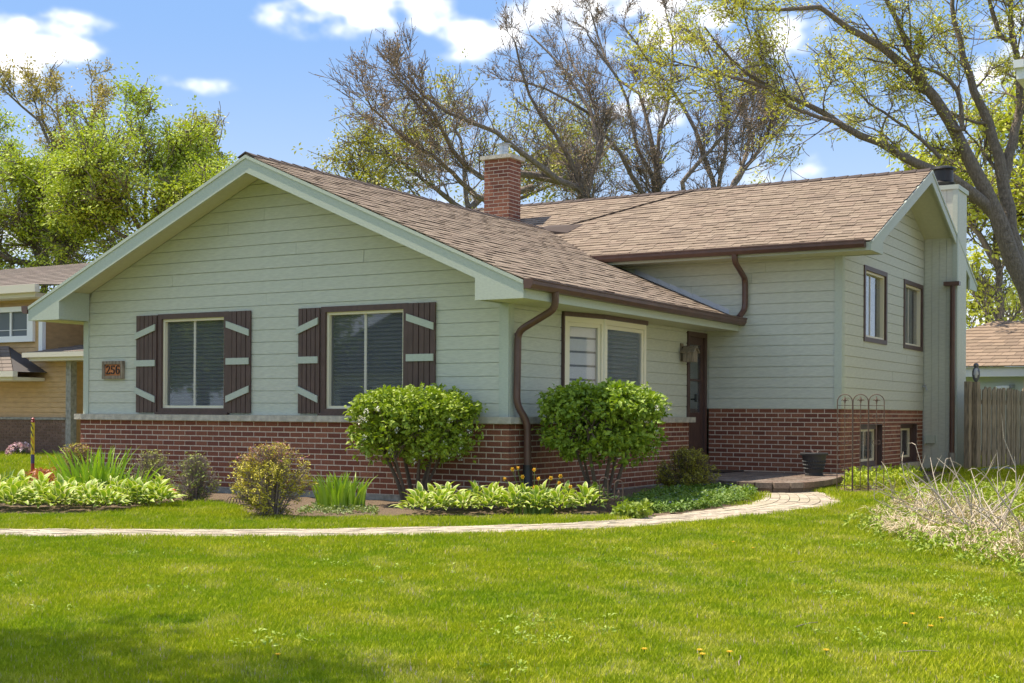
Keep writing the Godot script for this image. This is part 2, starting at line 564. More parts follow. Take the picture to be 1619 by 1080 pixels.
func shutter(house: Node, u0: float, u1: float, y0: float, y1: float, dir: int) -> void:
	var root := MB.new()
	var f := func(u, y, w): return Vector3(u, y, -0.034 + w)
	slab(root, f, u0 + 0.01, u1 - 0.01, y0 + 0.01, y1 - 0.01, 0.0, 0.006)
	var sh := obj("shutter", root, M.brown, house)
	var n := 5
	var bw := (u1 - u0) / n
	for i in n:
		var mb := MB.new()
		slab(mb, f, u0 + bw * i + 0.005, u0 + bw * (i + 1) - 0.005, y0, y1, 0.006, 0.028 + (i % 2) * 0.003)
		obj("shutter_board", mb, M.brown, sh)
	var h := y1 - y0
	for b in [[0.785, 0.875], [0.508, 0.508], [0.235, 0.135]]:
		var ya: float = y0 + h * (b[0] if dir > 0 else b[1])
		var yb: float = y0 + h * (b[1] if dir > 0 else b[0])
		var mb := MB.new()
		var e0 := u0 - 0.012
		var e1 := u1 - 0.02
		mb.hexa(PackedVector3Array([f.call(e0, ya - 0.043, 0.031), f.call(e1, yb - 0.043, 0.031), f.call(e1, yb - 0.043, 0.05), f.call(e0, ya - 0.043, 0.05), f.call(e0, ya + 0.043, 0.031), f.call(e1, yb + 0.043, 0.031), f.call(e1, yb + 0.043, 0.05), f.call(e0, ya + 0.043, 0.05)]))
		obj("batten", mb, M.trim, sh)

func hit_x(px: float, py: float, x: float) -> Vector3:
	var d := ray(px, py)
	return CAM + d * ((x - CAM.x) / d.x)
func hit_z(px: float, py: float, z: float) -> Vector3:
	var d := ray(px, py)
	return CAM + d * ((z - CAM.z) / d.z)

func pipe(house: Node, pts: Array, r: float, m: Material, called := "downspout") -> MeshInstance3D:
	# rounded bends between the given points, square-section spout with soft corners
	var p := PackedVector3Array()
	var rr := PackedFloat32Array()
	for i in pts.size():
		var q: Vector3 = pts[i]
		if i == 0 or i == pts.size() - 1:
			p.append(q)
		else:
			var a: Vector3 = (pts[i - 1] - q)
			var b: Vector3 = (pts[i + 1] - q)
			var ea := a.normalized() * minf(0.09, a.length() * 0.45)
			var eb := b.normalized() * minf(0.09, b.length() * 0.45)
			for t in [0.0, 0.33, 0.66, 1.0]:
				p.append((q + ea).lerp(q, t).lerp(q.lerp(q + eb, t), t))
	for q in p: rr.append(r)
	var mb := MB.new()
	mb.tube(p, rr, 10, true)
	return obj(called, mb, m, house)

func gutter(house: Node, a: Vector3, b: Vector3, out: Vector3) -> void:
	# K-style trough: out = horizontal direction away from the fascia
	var mb := MB.new()
	var prof := PackedVector2Array([Vector2(0, 0), Vector2(0.085, 0), Vector2(0.115, 0.045), Vector2(0.115, 0.085), Vector2(0.125, 0.09), Vector2(0.125, 0.11), Vector2(0.11, 0.11), Vector2(0.105, 0.09), Vector2(0.1, 0.05), Vector2(0.08, 0.012), Vector2(0.006, 0.012), Vector2(0.006, 0.11), Vector2(0, 0.11)])
	mb.prism(prof, func(q): return a + out * q.x + Vector3(0, q.y, 0), func(q): return b + out * q.x + Vector3(0, q.y, 0))
	for e in [[a, (b - a).normalized()], [b, (a - b).normalized()]]:
		var cap := PackedVector2Array([Vector2(0, 0), Vector2(0.085, 0), Vector2(0.115, 0.045), Vector2(0.12, 0.11), Vector2(0, 0.11)])
		var o: Vector3 = e[0]
		var d: Vector3 = e[1]
		mb.prism(cap, func(q): return o - d * 0.004 + out * q.x + Vector3(0, q.y, 0), func(q): return o + d * 0.002 + out * q.x + Vector3(0, q.y, 0))
	obj("gutter", mb, M.gutter, house)

func build_house() -> void:
	var house := thing("house", "sage green split level house with red brick base and brown shutters", "house")
	var W := 7.146
	var front := func(u, y, w): return Vector3(u, y, w)
	var frontS := func(u, y, w): return Vector3(u, y, -0.055 + w)
	var side := func(u, y, w): return Vector3(w, y, -u)
	var sideS := func(u, y, w): return Vector3(-0.055 + w, y, -u)
	var rear := func(u, y, w): return Vector3(u, y, ZB + w)
	var rearS := func(u, y, w): return Vector3(u, y, ZB - 0.005 + w)
	var right := func(u, y, w): return Vector3(XR + w, y, -u)
	var rightS := func(u, y, w): return Vector3(XR - 0.005 + w, y, -u)
	# windows as holes in the walls [u0, u1, y0, y1]
	var wl := [-5.646, -4.358, 1.068, 2.425]
	var wr := [-2.79, -1.445, 1.068, 2.425]
	var bay := [1.36, 3.62, 1.06, 2.34]
	var door := [5.28, 6.02, 0.44, 2.345]
	# foundation
	var mb := MB.new()
	mb.box(Vector3(-W - 0.01, -0.4, -6.0), Vector3(0.015, 0.09, 0.02))
	mb.box(Vector3(-W, -0.4, -12.2), Vector3(XR + 0.012, 0.165, ZB + 0.012))
	obj("foundation", mb, M.concrete, house)
	# brick walls: mortar body then bricks
	mb = MB.new()
	slab(mb, front, -W + 0.006, -0.006, 0.09, 0.97, -0.12, -0.0025)
	var bw_front := obj("brick_wall", mb, M.mortar, house)
	lay_bricks(bw_front, front, -W, 0.0, 0.97, 13, W / 35.0, false, [])
	mb = MB.new()
	slab(mb, side, 0.125, 5.275, 0.09, 0.97, -0.12, -0.0025)
	var bw_side := obj("brick_wall", mb, M.mortar, house)
	lay_bricks(bw_side, side, 0.0515, 5.28, 0.97, 13, 0.2032, true, [])
	var side_l := func(u, y, w): return Vector3(-W - w, y, -u)
	mb = MB.new()
	slab(mb, side_l, 0.125, 6.0, 0.09, 0.97, -0.12, -0.0025)
	var bw_left := obj("brick_wall", mb, M.mortar, house)
	lay_bricks(bw_left, side_l, 0.0515, 1.5, 0.97, 13, 0.2032, true, [])
	var bh1 := [7.06, 8.37, 0.28, 0.955]
	var bh2 := [9.51, 10.66, 0.28, 0.955]
	mb = MB.new()
	slab(mb, rear, 0.0, XR - 0.006, 0.16, 1.185, -0.12, -0.0025)
	var bw_rear := obj("brick_wall", mb, M.mortar, house)
	lay_bricks(bw_rear, rear, 0.0, XR, 1.185, 15, 0.2032, false, [])
	mb = MB.new()
	for q in cells(6.185, 12.2, 0.165, 1.185, [bh1, bh2]): slab(mb, right, q[0], q[1], q[2], q[3], -0.16, -0.0025)
	var bw_right := obj("brick_wall", mb, M.mortar, house)
	lay_bricks(bw_right, right, 6.1115, 11.1, 1.185, 15, 0.2032, true, [bh1, bh2])
	# ledge
	mb = MB.new()
	for q in [[-7.21, -5.3], [-5.297, -4.05], [-4.047, -1.6], [-1.597, 0.06]]: mb.box(Vector3(q[0], 0.972, -0.06), Vector3(q[1], 1.05, 0.06))
	for q in [[0.0605, 2.6], [2.603, 5.5]]: mb.box(Vector3(-0.06, 0.972, -q[1] if q[1] < 5.4 else -5.4), Vector3(0.06, 1.05, -q[0]))
	obj("ledge", mb, M.ledge, house)
	# sheathing
	mb = MB.new()
	for q in cells(-W + 0.08, -0.06, 0.97, 2.5, [wl, wr]): slab(mb, frontS, q[0], q[1], q[2], q[3], -0.1, 0.0)
	mb.prism(PackedVector2Array([Vector2(-W + 0.08, 2.5), Vector2(-0.06, 2.5), Vector2(-0.06, front_roof_y(-0.06) - 0.06), Vector2(RX, RY - 0.06), Vector2(-W + 0.08, front_roof_y(-W + 0.08) - 0.06)]), func(q): return Vector3(q.x, q.y, -0.155), func(q): return Vector3(q.x, q.y, -0.056))
	var sf := obj("siding_wall", mb, M.siding, house)
	var half := func(y): return (RY - 0.075 - y) / PK
	boards(sf, frontS, 1.052, 4.2, 0.159, func(y): return maxf(-W + 0.08, RX - half.call(y)), func(y): return minf(-0.06, RX + half.call(y)), [wl, wr], M.siding)
	mb = MB.new()
	for q in cells(0.16, 6.06, 0.44, 2.6, [bay, door]):
		if q[3] > 0.98 or q[0] > 5.27: slab(mb, sideS, q[0], q[1], q[2], q[3], -0.1, 0.0)
	var sw := obj("siding_wall", mb, M.siding, house)
	boards(sw, sideS, 1.052, 2.55, 0.159, func(_y): return 0.055, func(_y): return 6.05, [bay, door], M.siding)
	mb = MB.new()
	slab(mb, rearS, -7.1, XR - 0.01, 1.185, 3.5, -0.1, 0.0)
	var sr := obj("siding_wall", mb, M.siding, house)
	boards(sr, rearS, 1.187, 3.5, 0.159, func(y): return 0.0 if y < 2.2 else -2.2, func(_y): return XR - 0.01, [], M.siding)
	var uw1 := [7.2, 8.52, 2.24, 3.42]
	var uw2 := [9.62, 10.95, 2.24, 3.42]
	mb = MB.new()
	for q in cells(6.17, 12.2, 1.185, 3.45, [uw1, uw2]): slab(mb, rightS, q[0], q[1], q[2], q[3], -0.1, 0.0)
	mb.prism(PackedVector2Array([Vector2(6.17, 3.45), Vector2(12.2, 3.45), Vector2(12.2, rear_roof_y(-12.2) - 0.06), Vector2(-RZ, RRY - 0.06), Vector2(6.17, rear_roof_y(-6.17) - 0.06)]), func(q): return Vector3(XR - 0.105, q.y, -q.x), func(q): return Vector3(XR - 0.006, q.y, -q.x))
	var sg := obj("siding_wall", mb, M.siding, house)
	var half2 := func(y): return (RRY - 0.075 - y) / PK2
	boards(sg, rightS, 1.187, 5.0, 0.159, func(y): return maxf(6.06, -RZ - half2.call(y)), func(y): return minf(12.2, -RZ + half2.call(y)), [uw1, uw2], M.siding)
	# other walls, floor and party walls close the rooms
	mb = MB.new()
	mb.box(Vector3(-W + 0.02, 0.97, -6.0), Vector3(-W + 0.12, 2.7, -0.156))
	mb.box(Vector3(-W, 0.0, -12.2), Vector3(-W + 0.12, 3.5, -6.0))
	mb.box(Vector3(-W + 0.12, 0.0, -12.2), Vector3(XR - 0.17, 3.5, -12.08))
	mb.prism(PackedVector2Array([Vector2(6.0, 3.5), Vector2(12.2, 3.5), Vector2(-RZ, RRY - 0.06)]), func(q): return Vector3(-W, q.y, -q.x), func(q): return Vector3(-W + 0.1, q.y, -q.x))
	obj("outer_wall", mb, M.siding, house)
	mb = MB.new()
	mb.box(Vector3(-W + 0.13, 0.3, -12.0), Vector3(-0.13, 0.42, -0.16))
	mb.box(Vector3(-0.129, 0.3, -12.0), Vector3(XR - 0.2, 0.42, -6.2))
	mb.box(Vector3(-W + 0.13, 2.42, -6.0), Vector3(-0.17, 2.46, -0.17))
	obj("floor", mb, M.dark, house)
	# corner boards
	mb = MB.new()
	mb.box(Vector3(-0.15, 1.051, -0.055), Vector3(-0.025, 2.37, -0.022))
	mb.box(Vector3(-0.056, 1.051, -0.15), Vector3(-0.022, 2.369, -0.0555))
	obj("corner_board", mb, M.trim, house)
	mb = MB.new()
	mb.box(Vector3(-W + 0.03, 1.051, -0.055), Vector3(-W + 0.13, 2.37, -0.022))
	mb.box(Vector3(-W + 0.026, 1.051, -0.16), Vector3(-W + 0.06, 2.369, -0.0555))
	obj("corner_board", mb, M.trim, house)
	mb = MB.new()
	mb.box(Vector3(XR - 0.09, 1.186, ZB), Vector3(XR + 0.022, 3.44, ZB + 0.03))
	mb.box(Vector3(XR, 1.186, ZB - 0.1), Vector3(XR + 0.025, 3.439, ZB - 0.0005))
	obj("corner_board", mb, M.trim, house)
	# front windows and shutters
	for w in [wl, wr]:
		var win := window(house, frontS, w[0], w[1], w[2], w[3], 0.07, 0.48)
		mb = MB.new()
		mb.box(Vector3(w[0] - 0.02, 1.053, -0.05), Vector3(w[1] + 0.02, 1.085, 0.012))
		obj("sill", mb, M.brown, win)
	shutter(house, -6.047, -5.65, 1.075, 2.415, 1)
	shutter(house, -4.352, -3.949, 1.075, 2.42, -1)
	shutter(house, -3.149, -2.796, 1.075, 2.415, 1)
	shutter(house, -1.438, -1.035, 1.075, 2.42, -1)
	# bow window: one leaf angled out, one parallel to the wall, one returning
	var bx0 := Vector3(-0.03, 0, -1.36)
	var bx1 := Vector3(0.15, 0, -2.1)
	var bx2 := Vector3(0.15, 0, -3.36)
	var bx3 := Vector3(-0.03, 0, -3.62)
	var hold := MB.new()
	hold.prism(PackedVector2Array([Vector2(-0.15, -1.34), Vector2(0.0, -1.34), Vector2(0.19, -2.1), Vector2(0.19, -3.4), Vector2(0.0, -3.66), Vector2(-0.15, -3.66)]), func(q): return Vector3(q.x, 2.31, q.y), func(q): return Vector3(q.x, 2.365, q.y))
	hold.prism(PackedVector2Array([Vector2(-0.15, -1.34), Vector2(0.0, -1.34), Vector2(0.19, -2.1), Vector2(0.19, -3.4), Vector2(0.0, -3.66), Vector2(-0.15, -3.66)]), func(q): return Vector3(q.x, 1.052, q.y), func(q): return Vector3(q.x, 1.1, q.y))
	hold.box(Vector3(-0.1, 1.1, -1.36), Vector3(0.0, 2.31, -1.33))
	var bow := obj("bow_window", hold, M.brown, house)
	var kk := 0
	for e in [[bx0, bx1], [bx1, bx2], [bx2, bx3]]:
		var a: Vector3 = e[0]
		var b: Vector3 = e[1]
		var ln := a.distance_to(b)
		var d := (b - a) / ln
		var nn := Vector3(-d.z, 0, d.x)
		var bf := func(u, y, w): return a + d * u + nn * w + Vector3(0, y, 0)
		var fr := casing(bow, bf, 0.06, ln - 0.06, 1.17, 2.24, 0.0599, -0.03, 0.03, M.cream, "frame")
		casing(bow, bf, 0.11, ln - 0.11, 1.22, 2.19, 0.0499, -0.02, 0.012, M.cream, "sash")
		mb = MB.new()
		slab(mb, bf, 0.105, ln - 0.105, 1.215, 2.195, -0.006, -0.002)
		obj("pane", mb, M.glass, bow)
		if kk == 0:
			for r in 6:
				mb = MB.new()
				var yb := 1.185 + r * 0.176
				slab(mb, bf, 0.095, ln - 0.095, yb, minf(yb + 0.148, 2.2), -0.045, -0.04)
				obj("shade_panel", mb, M.shade_cloth, bow)
			mb = MB.new()
			slab(mb, bf, 0.08, ln - 0.08, 1.2, 2.2, -0.06, -0.055)
			obj("shade_backing", mb, M.slate, bow)
		elif kk == 1:
			blind(bow, bf, 0.08, ln - 0.08, 1.2, 2.2, -0.06, M.blind, 0.055)
		mb = MB.new()
		slab(mb, bf, 0.0, ln, 2.24, 2.309, -0.03, 0.026)
		obj("head", mb, M.cream, bow)
		kk += 1
	mb = MB.new()
	mb.rod(bx1 + Vector3(0.01, 1.1, 0), bx1 + Vector3(0.01, 2.309, 0), 0.038, 8)
	obj("mullion", mb, M.cream, bow)
	# door in the side wall
	var dr := casing(house, sideS, door[0] + 0.075, door[1] - 0.075, door[2] + 0.06, door[3] - 0.075, 0.0749, -0.09, 0.04, M.brown, "door")
	mb = MB.new()
	var du0: float = door[0] + 0.077
	var du1: float = door[1] - 0.077
	for q in cells(du0, du1, 0.5, 2.268, [[du0 + 0.09, du1 - 0.09, 1.12, 1.6], [du0 + 0.09, du1 - 0.09, 1.63, 2.15]]): slab(mb, sideS, q[0], q[1], q[2], q[3], -0.04, 0.0)
	obj("leaf", mb, M.brown, dr)
	for q in [[1.12, 1.6], [1.63, 2.15]]:
		mb = MB.new()
		slab(mb, sideS, du0 + 0.09, du1 - 0.09, q[0], q[1], -0.024, -0.02)
		obj("pane", mb, M.glass, dr)
	casing(dr, sideS, du0 + 0.1, du1 - 0.1, 0.62, 0.98, 0.02, 0.0, 0.008, M.brown, "kick_panel")
	mb = MB.new()
	mb.rod(Vector3(-0.02, 1.32, -door[0] - 0.12), Vector3(0.06, 1.32, -door[0] - 0.12), 0.014)
	mb.box(Vector3(0.045, 1.28, -door[0] - 0.16), Vector3(0.06, 1.40, -door[0] - 0.1))
	obj("handle", mb, M.black, dr)
	mb = MB.new()
	mb.box(Vector3(-0.1, 0.16, -6.05), Vector3(0.02, 0.43, -5.285))
	obj("door_step", mb, M.brown, house)
	# side wall windows of the rear block
	window(house, rightS, uw1[0], uw1[1], uw1[2], uw1[3], 0.08, 0.45, false)
	window(house, rightS, uw2[0], uw2[1], uw2[2], uw2[3], 0.08, 0.45, false)
	for h in [bh1, bh2]:
		var win := window(house, func(u, y, w): return Vector3(XR - 0.11 + w, y, -u), h[0] + 0.014, h[1] - 0.014, h[2] + 0.014, h[3] - 0.014, 0.045, 0.5, false)
		casing(win, right, h[0] + 0.014, h[1] - 0.014, h[2] + 0.014, h[3] - 0.014, 0.0138, -0.16, -0.002, M.brown, "jamb")
		mb = MB.new()
		mb.box(Vector3(XR - 0.1, 0.165, -h[1] - 0.05), Vector3(XR + 0.045, 0.279, -h[0] + 0.05))
		obj("sill", mb, M.ledge, win)
	# --- front roof
	mb = MB.new()
	var xj := RX + (RY - 3.44) / PK
	var plan_r := PackedVector2Array([Vector2(RX, 0.5), Vector2(EX, 0.5), Vector2(EX, -6.1), Vector2(xj, -6.1), Vector2(RX, -7.5)])
	mb.prism(plan_r, func(q): return Vector3(q.x, front_roof_y(q.x) - 0.002, q.y), func(q): return Vector3(q.x, front_roof_y(q.x) - 0.045, q.y))
	var roof := obj("roof", mb, M.underlay, house)
	mb = MB.new()
	var plan_l := PackedVector2Array([Vector2(RX, 0.5), Vector2(2 * RX - EX, 0.5), Vector2(2 * RX - EX, -6.1), Vector2(2 * RX - xj, -6.1), Vector2(RX, -7.5)])
	mb.col = SHINGLE_TONES[2]
	mb.prism(plan_l, func(q): return Vector3(q.x, front_roof_y(q.x) + 0.012, q.y), func(q): return Vector3(q.x, front_roof_y(q.x) - 0.045, q.y))
	obj("roof_slope", mb, M.shingle, house)
	var sl := Vector3(-1, PK, 0).normalized()
	var slen := (EX + 0.03 - RX) * sqrt(1 + PK * PK)
	shingle_field(roof, Vector3(EX + 0.03, front_roof_y(EX + 0.03), 0.53), Vector3(0, 0, -1), sl, 8.0, slen, func(p):
		if p.z < -6.06 and p.y < 3.5: return false
		if p.z < EZ - 0.05 and p.y < rear_roof_y(p.z) - 0.03: return false
		return true)
	# soffit under the rakes and fascias
	mb = MB.new()
	for s in [1.0, -1.0]:
		var fx := func(x): return RX + (x - RX) * s
		mb.hexa(PackedVector3Array([Vector3(RX, RY - 0.075, -0.03), Vector3(fx.call(EX), front_roof_y(EX) - 0.075, -0.03), Vector3(fx.call(EX), front_roof_y(EX) - 0.075, 0.49), Vector3(RX, RY - 0.075, 0.49), Vector3(RX, RY - 0.047, -0.03), Vector3(fx.call(EX), front_roof_y(EX) - 0.047, -0.03), Vector3(fx.call(EX), front_roof_y(EX) - 0.047, 0.49), Vector3(RX, RY - 0.047, 0.49)]))
		var xa: float = fx.call(-0.02)
		var xb: float = fx.call(EX)
		mb.box(Vector3(minf(xa, xb), 2.368, -6.05), Vector3(maxf(xa, xb), 2.386, 0.489))
	obj("soffit", mb, M.soffit, house)
	for s in [1.0, -1.0]:
		mb = MB.new()
		var fx := func(x): return RX + (x - RX) * s
		var poly := PackedVector2Array([Vector2(RX, RY - 0.004), Vector2(fx.call(EX + 0.012), front_roof_y(EX + 0.012) - 0.004), Vector2(fx.call(EX + 0.012), 2.366), Vector2(fx.call(-0.147), 2.366), Vector2(fx.call(-0.147), front_roof_y(-0.147) - 0.225), Vector2(RX, RY - 0.225)])
		mb.prism(poly, func(q): return Vector3(q.x, q.y, 0.49), func(q): return Vector3(q.x, q.y, 0.517))
		var fa := obj("rake_fascia", mb, M.trim, house)
		mb = MB.new()
		var p2 := PackedVector2Array([Vector2(RX, RY - 0.003), Vector2(fx.call(EX + 0.01), front_roof_y(EX + 0.01) - 0.003), Vector2(fx.call(EX + 0.01), front_roof_y(EX + 0.01) - 0.045), Vector2(RX, RY - 0.045)])
		mb.prism(p2, func(q): return Vector3(q.x, q.y, 0.5175), func(q): return Vector3(q.x, q.y, 0.53))
		obj("drip_board", mb, M.trim, fa)
		# inner cheek of the eave box
		mb = MB.new()
		var xc: float = fx.call(-0.147)
		mb.box(Vector3(minf(xc, fx.call(-0.13)), 2.369, -0.02), Vector3(maxf(xc, fx.call(-0.13)), front_roof_y(-0.147) - 0.08, 0.489))
		obj("eave_cheek", mb, M.trim, fa)
		mb = MB.new()
		var xe: float = fx.call(EX)
		mb.box(Vector3(minf(xe, fx.call(EX + 0.02)), 2.367, -6.15 if s > 0 else -6.0), Vector3(maxf(xe, fx.call(EX + 0.02)), 2.56, 0.489))
		obj("eave_fascia", mb, M.trim, house)
	gutter(house, Vector3(EX + 0.022, 2.47, 0.53), Vector3(EX + 0.022, 2.455, -6.2), Vector3(1, 0, 0))
	gutter(house, Vector3(2 * RX - EX - 0.022, 2.47, 0.53), Vector3(2 * RX - EX - 0.022, 2.47, -5.9), Vector3(-1, 0, 0))
	# ridge caps, each a bent piece
	var capl := 0.24
	var z := 0.53
	while z > -7.3:
		mb = MB.new()
		for s in [1.0, -1.0]:
			mb.hexa(PackedVector3Array([Vector3(RX, RY + 0.022, z), Vector3(RX + s * 0.13, RY + 0.022 - 0.13 * PK, z), Vector3(RX + s * 0.13, RY + 0.016 - 0.13 * PK, z - capl), Vector3(RX, RY + 0.016, z - capl), Vector3(RX, RY + 0.040, z), Vector3(RX + s * 0.13, RY + 0.034 - 0.13 * PK, z), Vector3(RX + s * 0.13, RY + 0.024 - 0.13 * PK, z - capl), Vector3(RX, RY + 0.028, z - capl)]))
		obj("ridge_cap", mb, M.ridgecap, roof)
		z -= capl - 0.01
	# --- rear roof
	mb = MB.new()
	mb.prism(PackedVector2Array([Vector2(-7.6, EZ), Vector2(XK, EZ), Vector2(XK, RZ), Vector2(-7.6, RZ)]), func(q): return Vector3(q.x, rear_roof_y(q.y) - 0.002, q.y), func(q): return Vector3(q.x, rear_roof_y(q.y) - 0.045, q.y))
	var roof2 := obj("roof", mb, M.underlay, house)
	mb = MB.new()
	mb.col = SHINGLE_TONES[2]
	mb.prism(PackedVector2Array([Vector2(-7.6, 2 * RZ - EZ), Vector2(XK, 2 * RZ - EZ), Vector2(XK, RZ), Vector2(-7.6, RZ)]), func(q): return Vector3(q.x, rear_roof_y(q.y) + 0.012, q.y), func(q): return Vector3(q.x, rear_roof_y(q.y) - 0.045, q.y))
	obj("roof_slope", mb, M.shingle, house)
	shingle_field(roof2, Vector3(-7.6, rear_roof_y(EZ + 0.03), EZ + 0.03), Vector3(1, 0, 0), Vector3(0, PK2, -1).normalized(), 7.62 + XK, (EZ + 0.03 - RZ) * sqrt(1 + PK2 * PK2), func(p): return p.y > front_roof_y(p.x) - 0.03 and (p.x > -7.3 or p.y > 4.0))
	z = XK
	while z > -7.4:
		mb = MB.new()
		for s in [1.0, -1.0]:
			mb.hexa(PackedVector3Array([Vector3(z, RRY + 0.022, RZ), Vector3(z, RRY + 0.022 - 0.13 * PK2, RZ + s * 0.13), Vector3(z - capl, RRY + 0.016 - 0.13 * PK2, RZ + s * 0.13), Vector3(z - capl, RRY + 0.016, RZ), Vector3(z, RRY + 0.040, RZ), Vector3(z, RRY + 0.034 - 0.13 * PK2, RZ + s * 0.13), Vector3(z - capl, RRY + 0.024 - 0.13 * PK2, RZ + s * 0.13), Vector3(z - capl, RRY + 0.028, RZ)]))
		obj("ridge_cap", mb, M.ridgecap, roof2)
		z -= capl - 0.01
	# a lapped seam that runs up the rear slope from the end of the front ridge
	mb = MB.new()
	var s0 := Vector3(-3.35, rear_roof_y(-7.35) + 0.03, -7.35)
	var s1 := Vector3(-1.55, rear_roof_y(-9.1) + 0.03, -9.1)
	for i in 9:
		var a := s0.lerp(s1, i / 9.0)
		var b := s0.lerp(s1, (i + 1) / 9.0)
		mb.obox(Transform3D(Basis.looking_at(b - a, Vector3.UP), (a + b) * 0.5 + Vector3(0, 0.004 * (i % 2), 0)), Vector3(0.05, 0.016, a.distance_to(b)))
	obj("roof_seam", mb, M.underlay, roof2)
	# saddle of dark shingle where the front ridge dies into the rear slope
	mb = MB.new()
	mb.prism(PackedVector2Array([Vector2(RX - 0.1, -6.95), Vector2(RX + 0.55, -7.0), Vector2(RX + 0.62, -7.45), Vector2(RX - 0.1, -7.55)]), func(q): return Vector3(q.x, maxf(front_roof_y(q.x), rear_roof_y(q.y)) + 0.03, q.y), func(q): return Vector3(q.x, maxf(front_roof_y(q.x), rear_roof_y(q.y)) - 0.02, q.y))
	obj("roof_saddle", mb, M.ridgecap, roof2)
	# soffit, fascia and gutter of the rear roof
	mb = MB.new()
	mb.box(Vector3(-2.0, 3.438, ZB - 0.01), Vector3(XK, 3.456, EZ))
	for s in [1.0, -1.0]:
		var fz := func(q): return RZ + (q - RZ) * s
		mb.hexa(PackedVector3Array([Vector3(XR - 0.02, RRY - 0.075, RZ), Vector3(XK - 0.01, RRY - 0.075, RZ), Vector3(XK - 0.01, rear_roof_y(EZ) - 0.075, fz.call(EZ)), Vector3(XR - 0.02, rear_roof_y(EZ) - 0.075, fz.call(EZ)), Vector3(XR - 0.02, RRY - 0.047, RZ), Vector3(XK - 0.01, RRY - 0.047, RZ), Vector3(XK - 0.01, rear_roof_y(EZ) - 0.047, fz.call(EZ)), Vector3(XR - 0.02, rear_roof_y(EZ) - 0.047, fz.call(EZ))]))
	obj("soffit", mb, M.soffit, house)
	for s in [1.0, -1.0]:
		mb = MB.new()
		var fz := func(q): return -(RZ + (q - RZ) * s)
		var e0: float = fz.call(EZ + 0.012)
		var e1: float = fz.call(EZ - 0.6)
		var poly := PackedVector2Array([Vector2(-RZ, RRY - 0.004), Vector2(e0, rear_roof_y(EZ) - 0.004), Vector2(e0, 3.436), Vector2(e1, 3.436), Vector2(e1, rear_roof_y(EZ - 0.6) - 0.2), Vector2(-RZ, RRY - 0.2)])
		mb.prism(poly, func(q): return Vector3(XK - 0.01, q.y, -q.x), func(q): return Vector3(XK + 0.017, q.y, -q.x))
		var fa := obj("rake_fascia", mb, M.trim, house)
		mb = MB.new()
		mb.prism(PackedVector2Array([Vector2(-RZ, RRY - 0.003), Vector2(e0, rear_roof_y(EZ) - 0.003), Vector2(e0, rear_roof_y(EZ) - 0.045), Vector2(-RZ, RRY - 0.045)]), func(q): return Vector3(XK + 0.0175, q.y, -q.x), func(q): return Vector3(XK + 0.03, q.y, -q.x))
		obj("drip_board", mb, M.trim, fa)
	mb = MB.new()
	mb.box(Vector3(-2.0, 3.437, EZ), Vector3(XK - 0.011, 3.555, EZ + 0.02))
	obj("eave_fascia", mb, M.trim, house)
	mb = MB.new()
	mb.box(Vector3(XR - 0.03, 3.437, EZ - 0.59), Vector3(XK - 0.011, 3.6, EZ - 0.57))
	obj("eave_cheek", mb, M.trim, house)
	gutter(house, Vector3(-1.85, 3.475, EZ + 0.021), Vector3(XK - 0.06, 3.475, EZ + 0.021), Vector3(0, 0, 1))
	# step flashing where the front roof meets the rear wall
	mb = MB.new()
	for i in 9:
		var xa := xj + 0.25 + i * 0.2
		if xa + 0.2 > EX: break
		mb.hexa(PackedVector3Array([Vector3(xa, front_roof_y(xa) - 0.01, ZB + 0.014), Vector3(xa + 0.2, front_roof_y(xa + 0.2) - 0.01, ZB + 0.014), Vector3(xa + 0.2, front_roof_y(xa + 0.2) - 0.01, ZB + 0.022), Vector3(xa, front_roof_y(xa) - 0.01, ZB + 0.022), Vector3(xa, front_roof_y(xa) + 0.085, ZB + 0.014), Vector3(xa + 0.195, front_roof_y(xa + 0.2) + 0.075, ZB + 0.014), Vector3(xa + 0.195, front_roof_y(xa + 0.2) + 0.075, ZB + 0.022), Vector3(xa, front_roof_y(xa) + 0.085, ZB + 0.022)]))
	obj("flashing", mb, M.flashing, house)
	# downspouts
	var sp := pipe(house, [hit_x(878, 462, 0.56), hit_x(878, 488, 0.55), hit_x(819, 524, 0.04), hit_x(817, 640, 0.04), hit_x(834, 668, 0.13), hit_x(834, 738, 0.13)], 0.043, M.gutter)
	mb = MB.new()
	var bt := hit_x(834, 735, 0.13)
	mb.tube(PackedVector3Array([bt, bt - Vector3(0, 0.12, 0), bt + Vector3(0.02, -0.3, 0.03)]), PackedFloat32Array([0.055, 0.058, 0.062]), 10, true)
	obj("drain_boot", mb, M.black, sp)
	for yy in [2.0, 1.35]:
		mb = MB.new()
		var q := hit_x(818, 540, 0.0)
		mb.box(Vector3(-0.04, yy, q.z - 0.08), Vector3(-0.03, yy + 0.03, q.z + 0.08))
		obj("strap", mb, M.gutter, sp)
	pipe(house, [hit_z(1161, 398, EZ + 0.07), hit_z(1162, 414, EZ + 0.06), hit_z(1178, 441, ZB + 0.06), hit_z(1178, 489, ZB + 0.06), hit_z(1168, 502, ZB + 0.2)], 0.045, M.gutter)
	pipe(house, [Vector3(2 * RX - EX + 0.3, 2.4, -0.3), Vector3(2 * RX - EX + 0.3, 2.28, -0.3), Vector3(-W - 0.05, 2.12, -0.35), Vector3(-W - 0.05, 1.1, -0.35)], 0.043, M.gutter)
	# chimney of brick on the far side of the ridge
	var cx0 := -5.09
	var cx1 := -4.555
	var cz0 := -8.02
	var cz1 := -7.6
	mb = MB.new()
	mb.box(Vector3(cx0 + 0.0035, 3.0, cz0 + 0.0035), Vector3(cx1 - 0.0035, 5.765, cz1 - 0.0035))
	var ch := obj("chimney", mb, M.mortar, house)
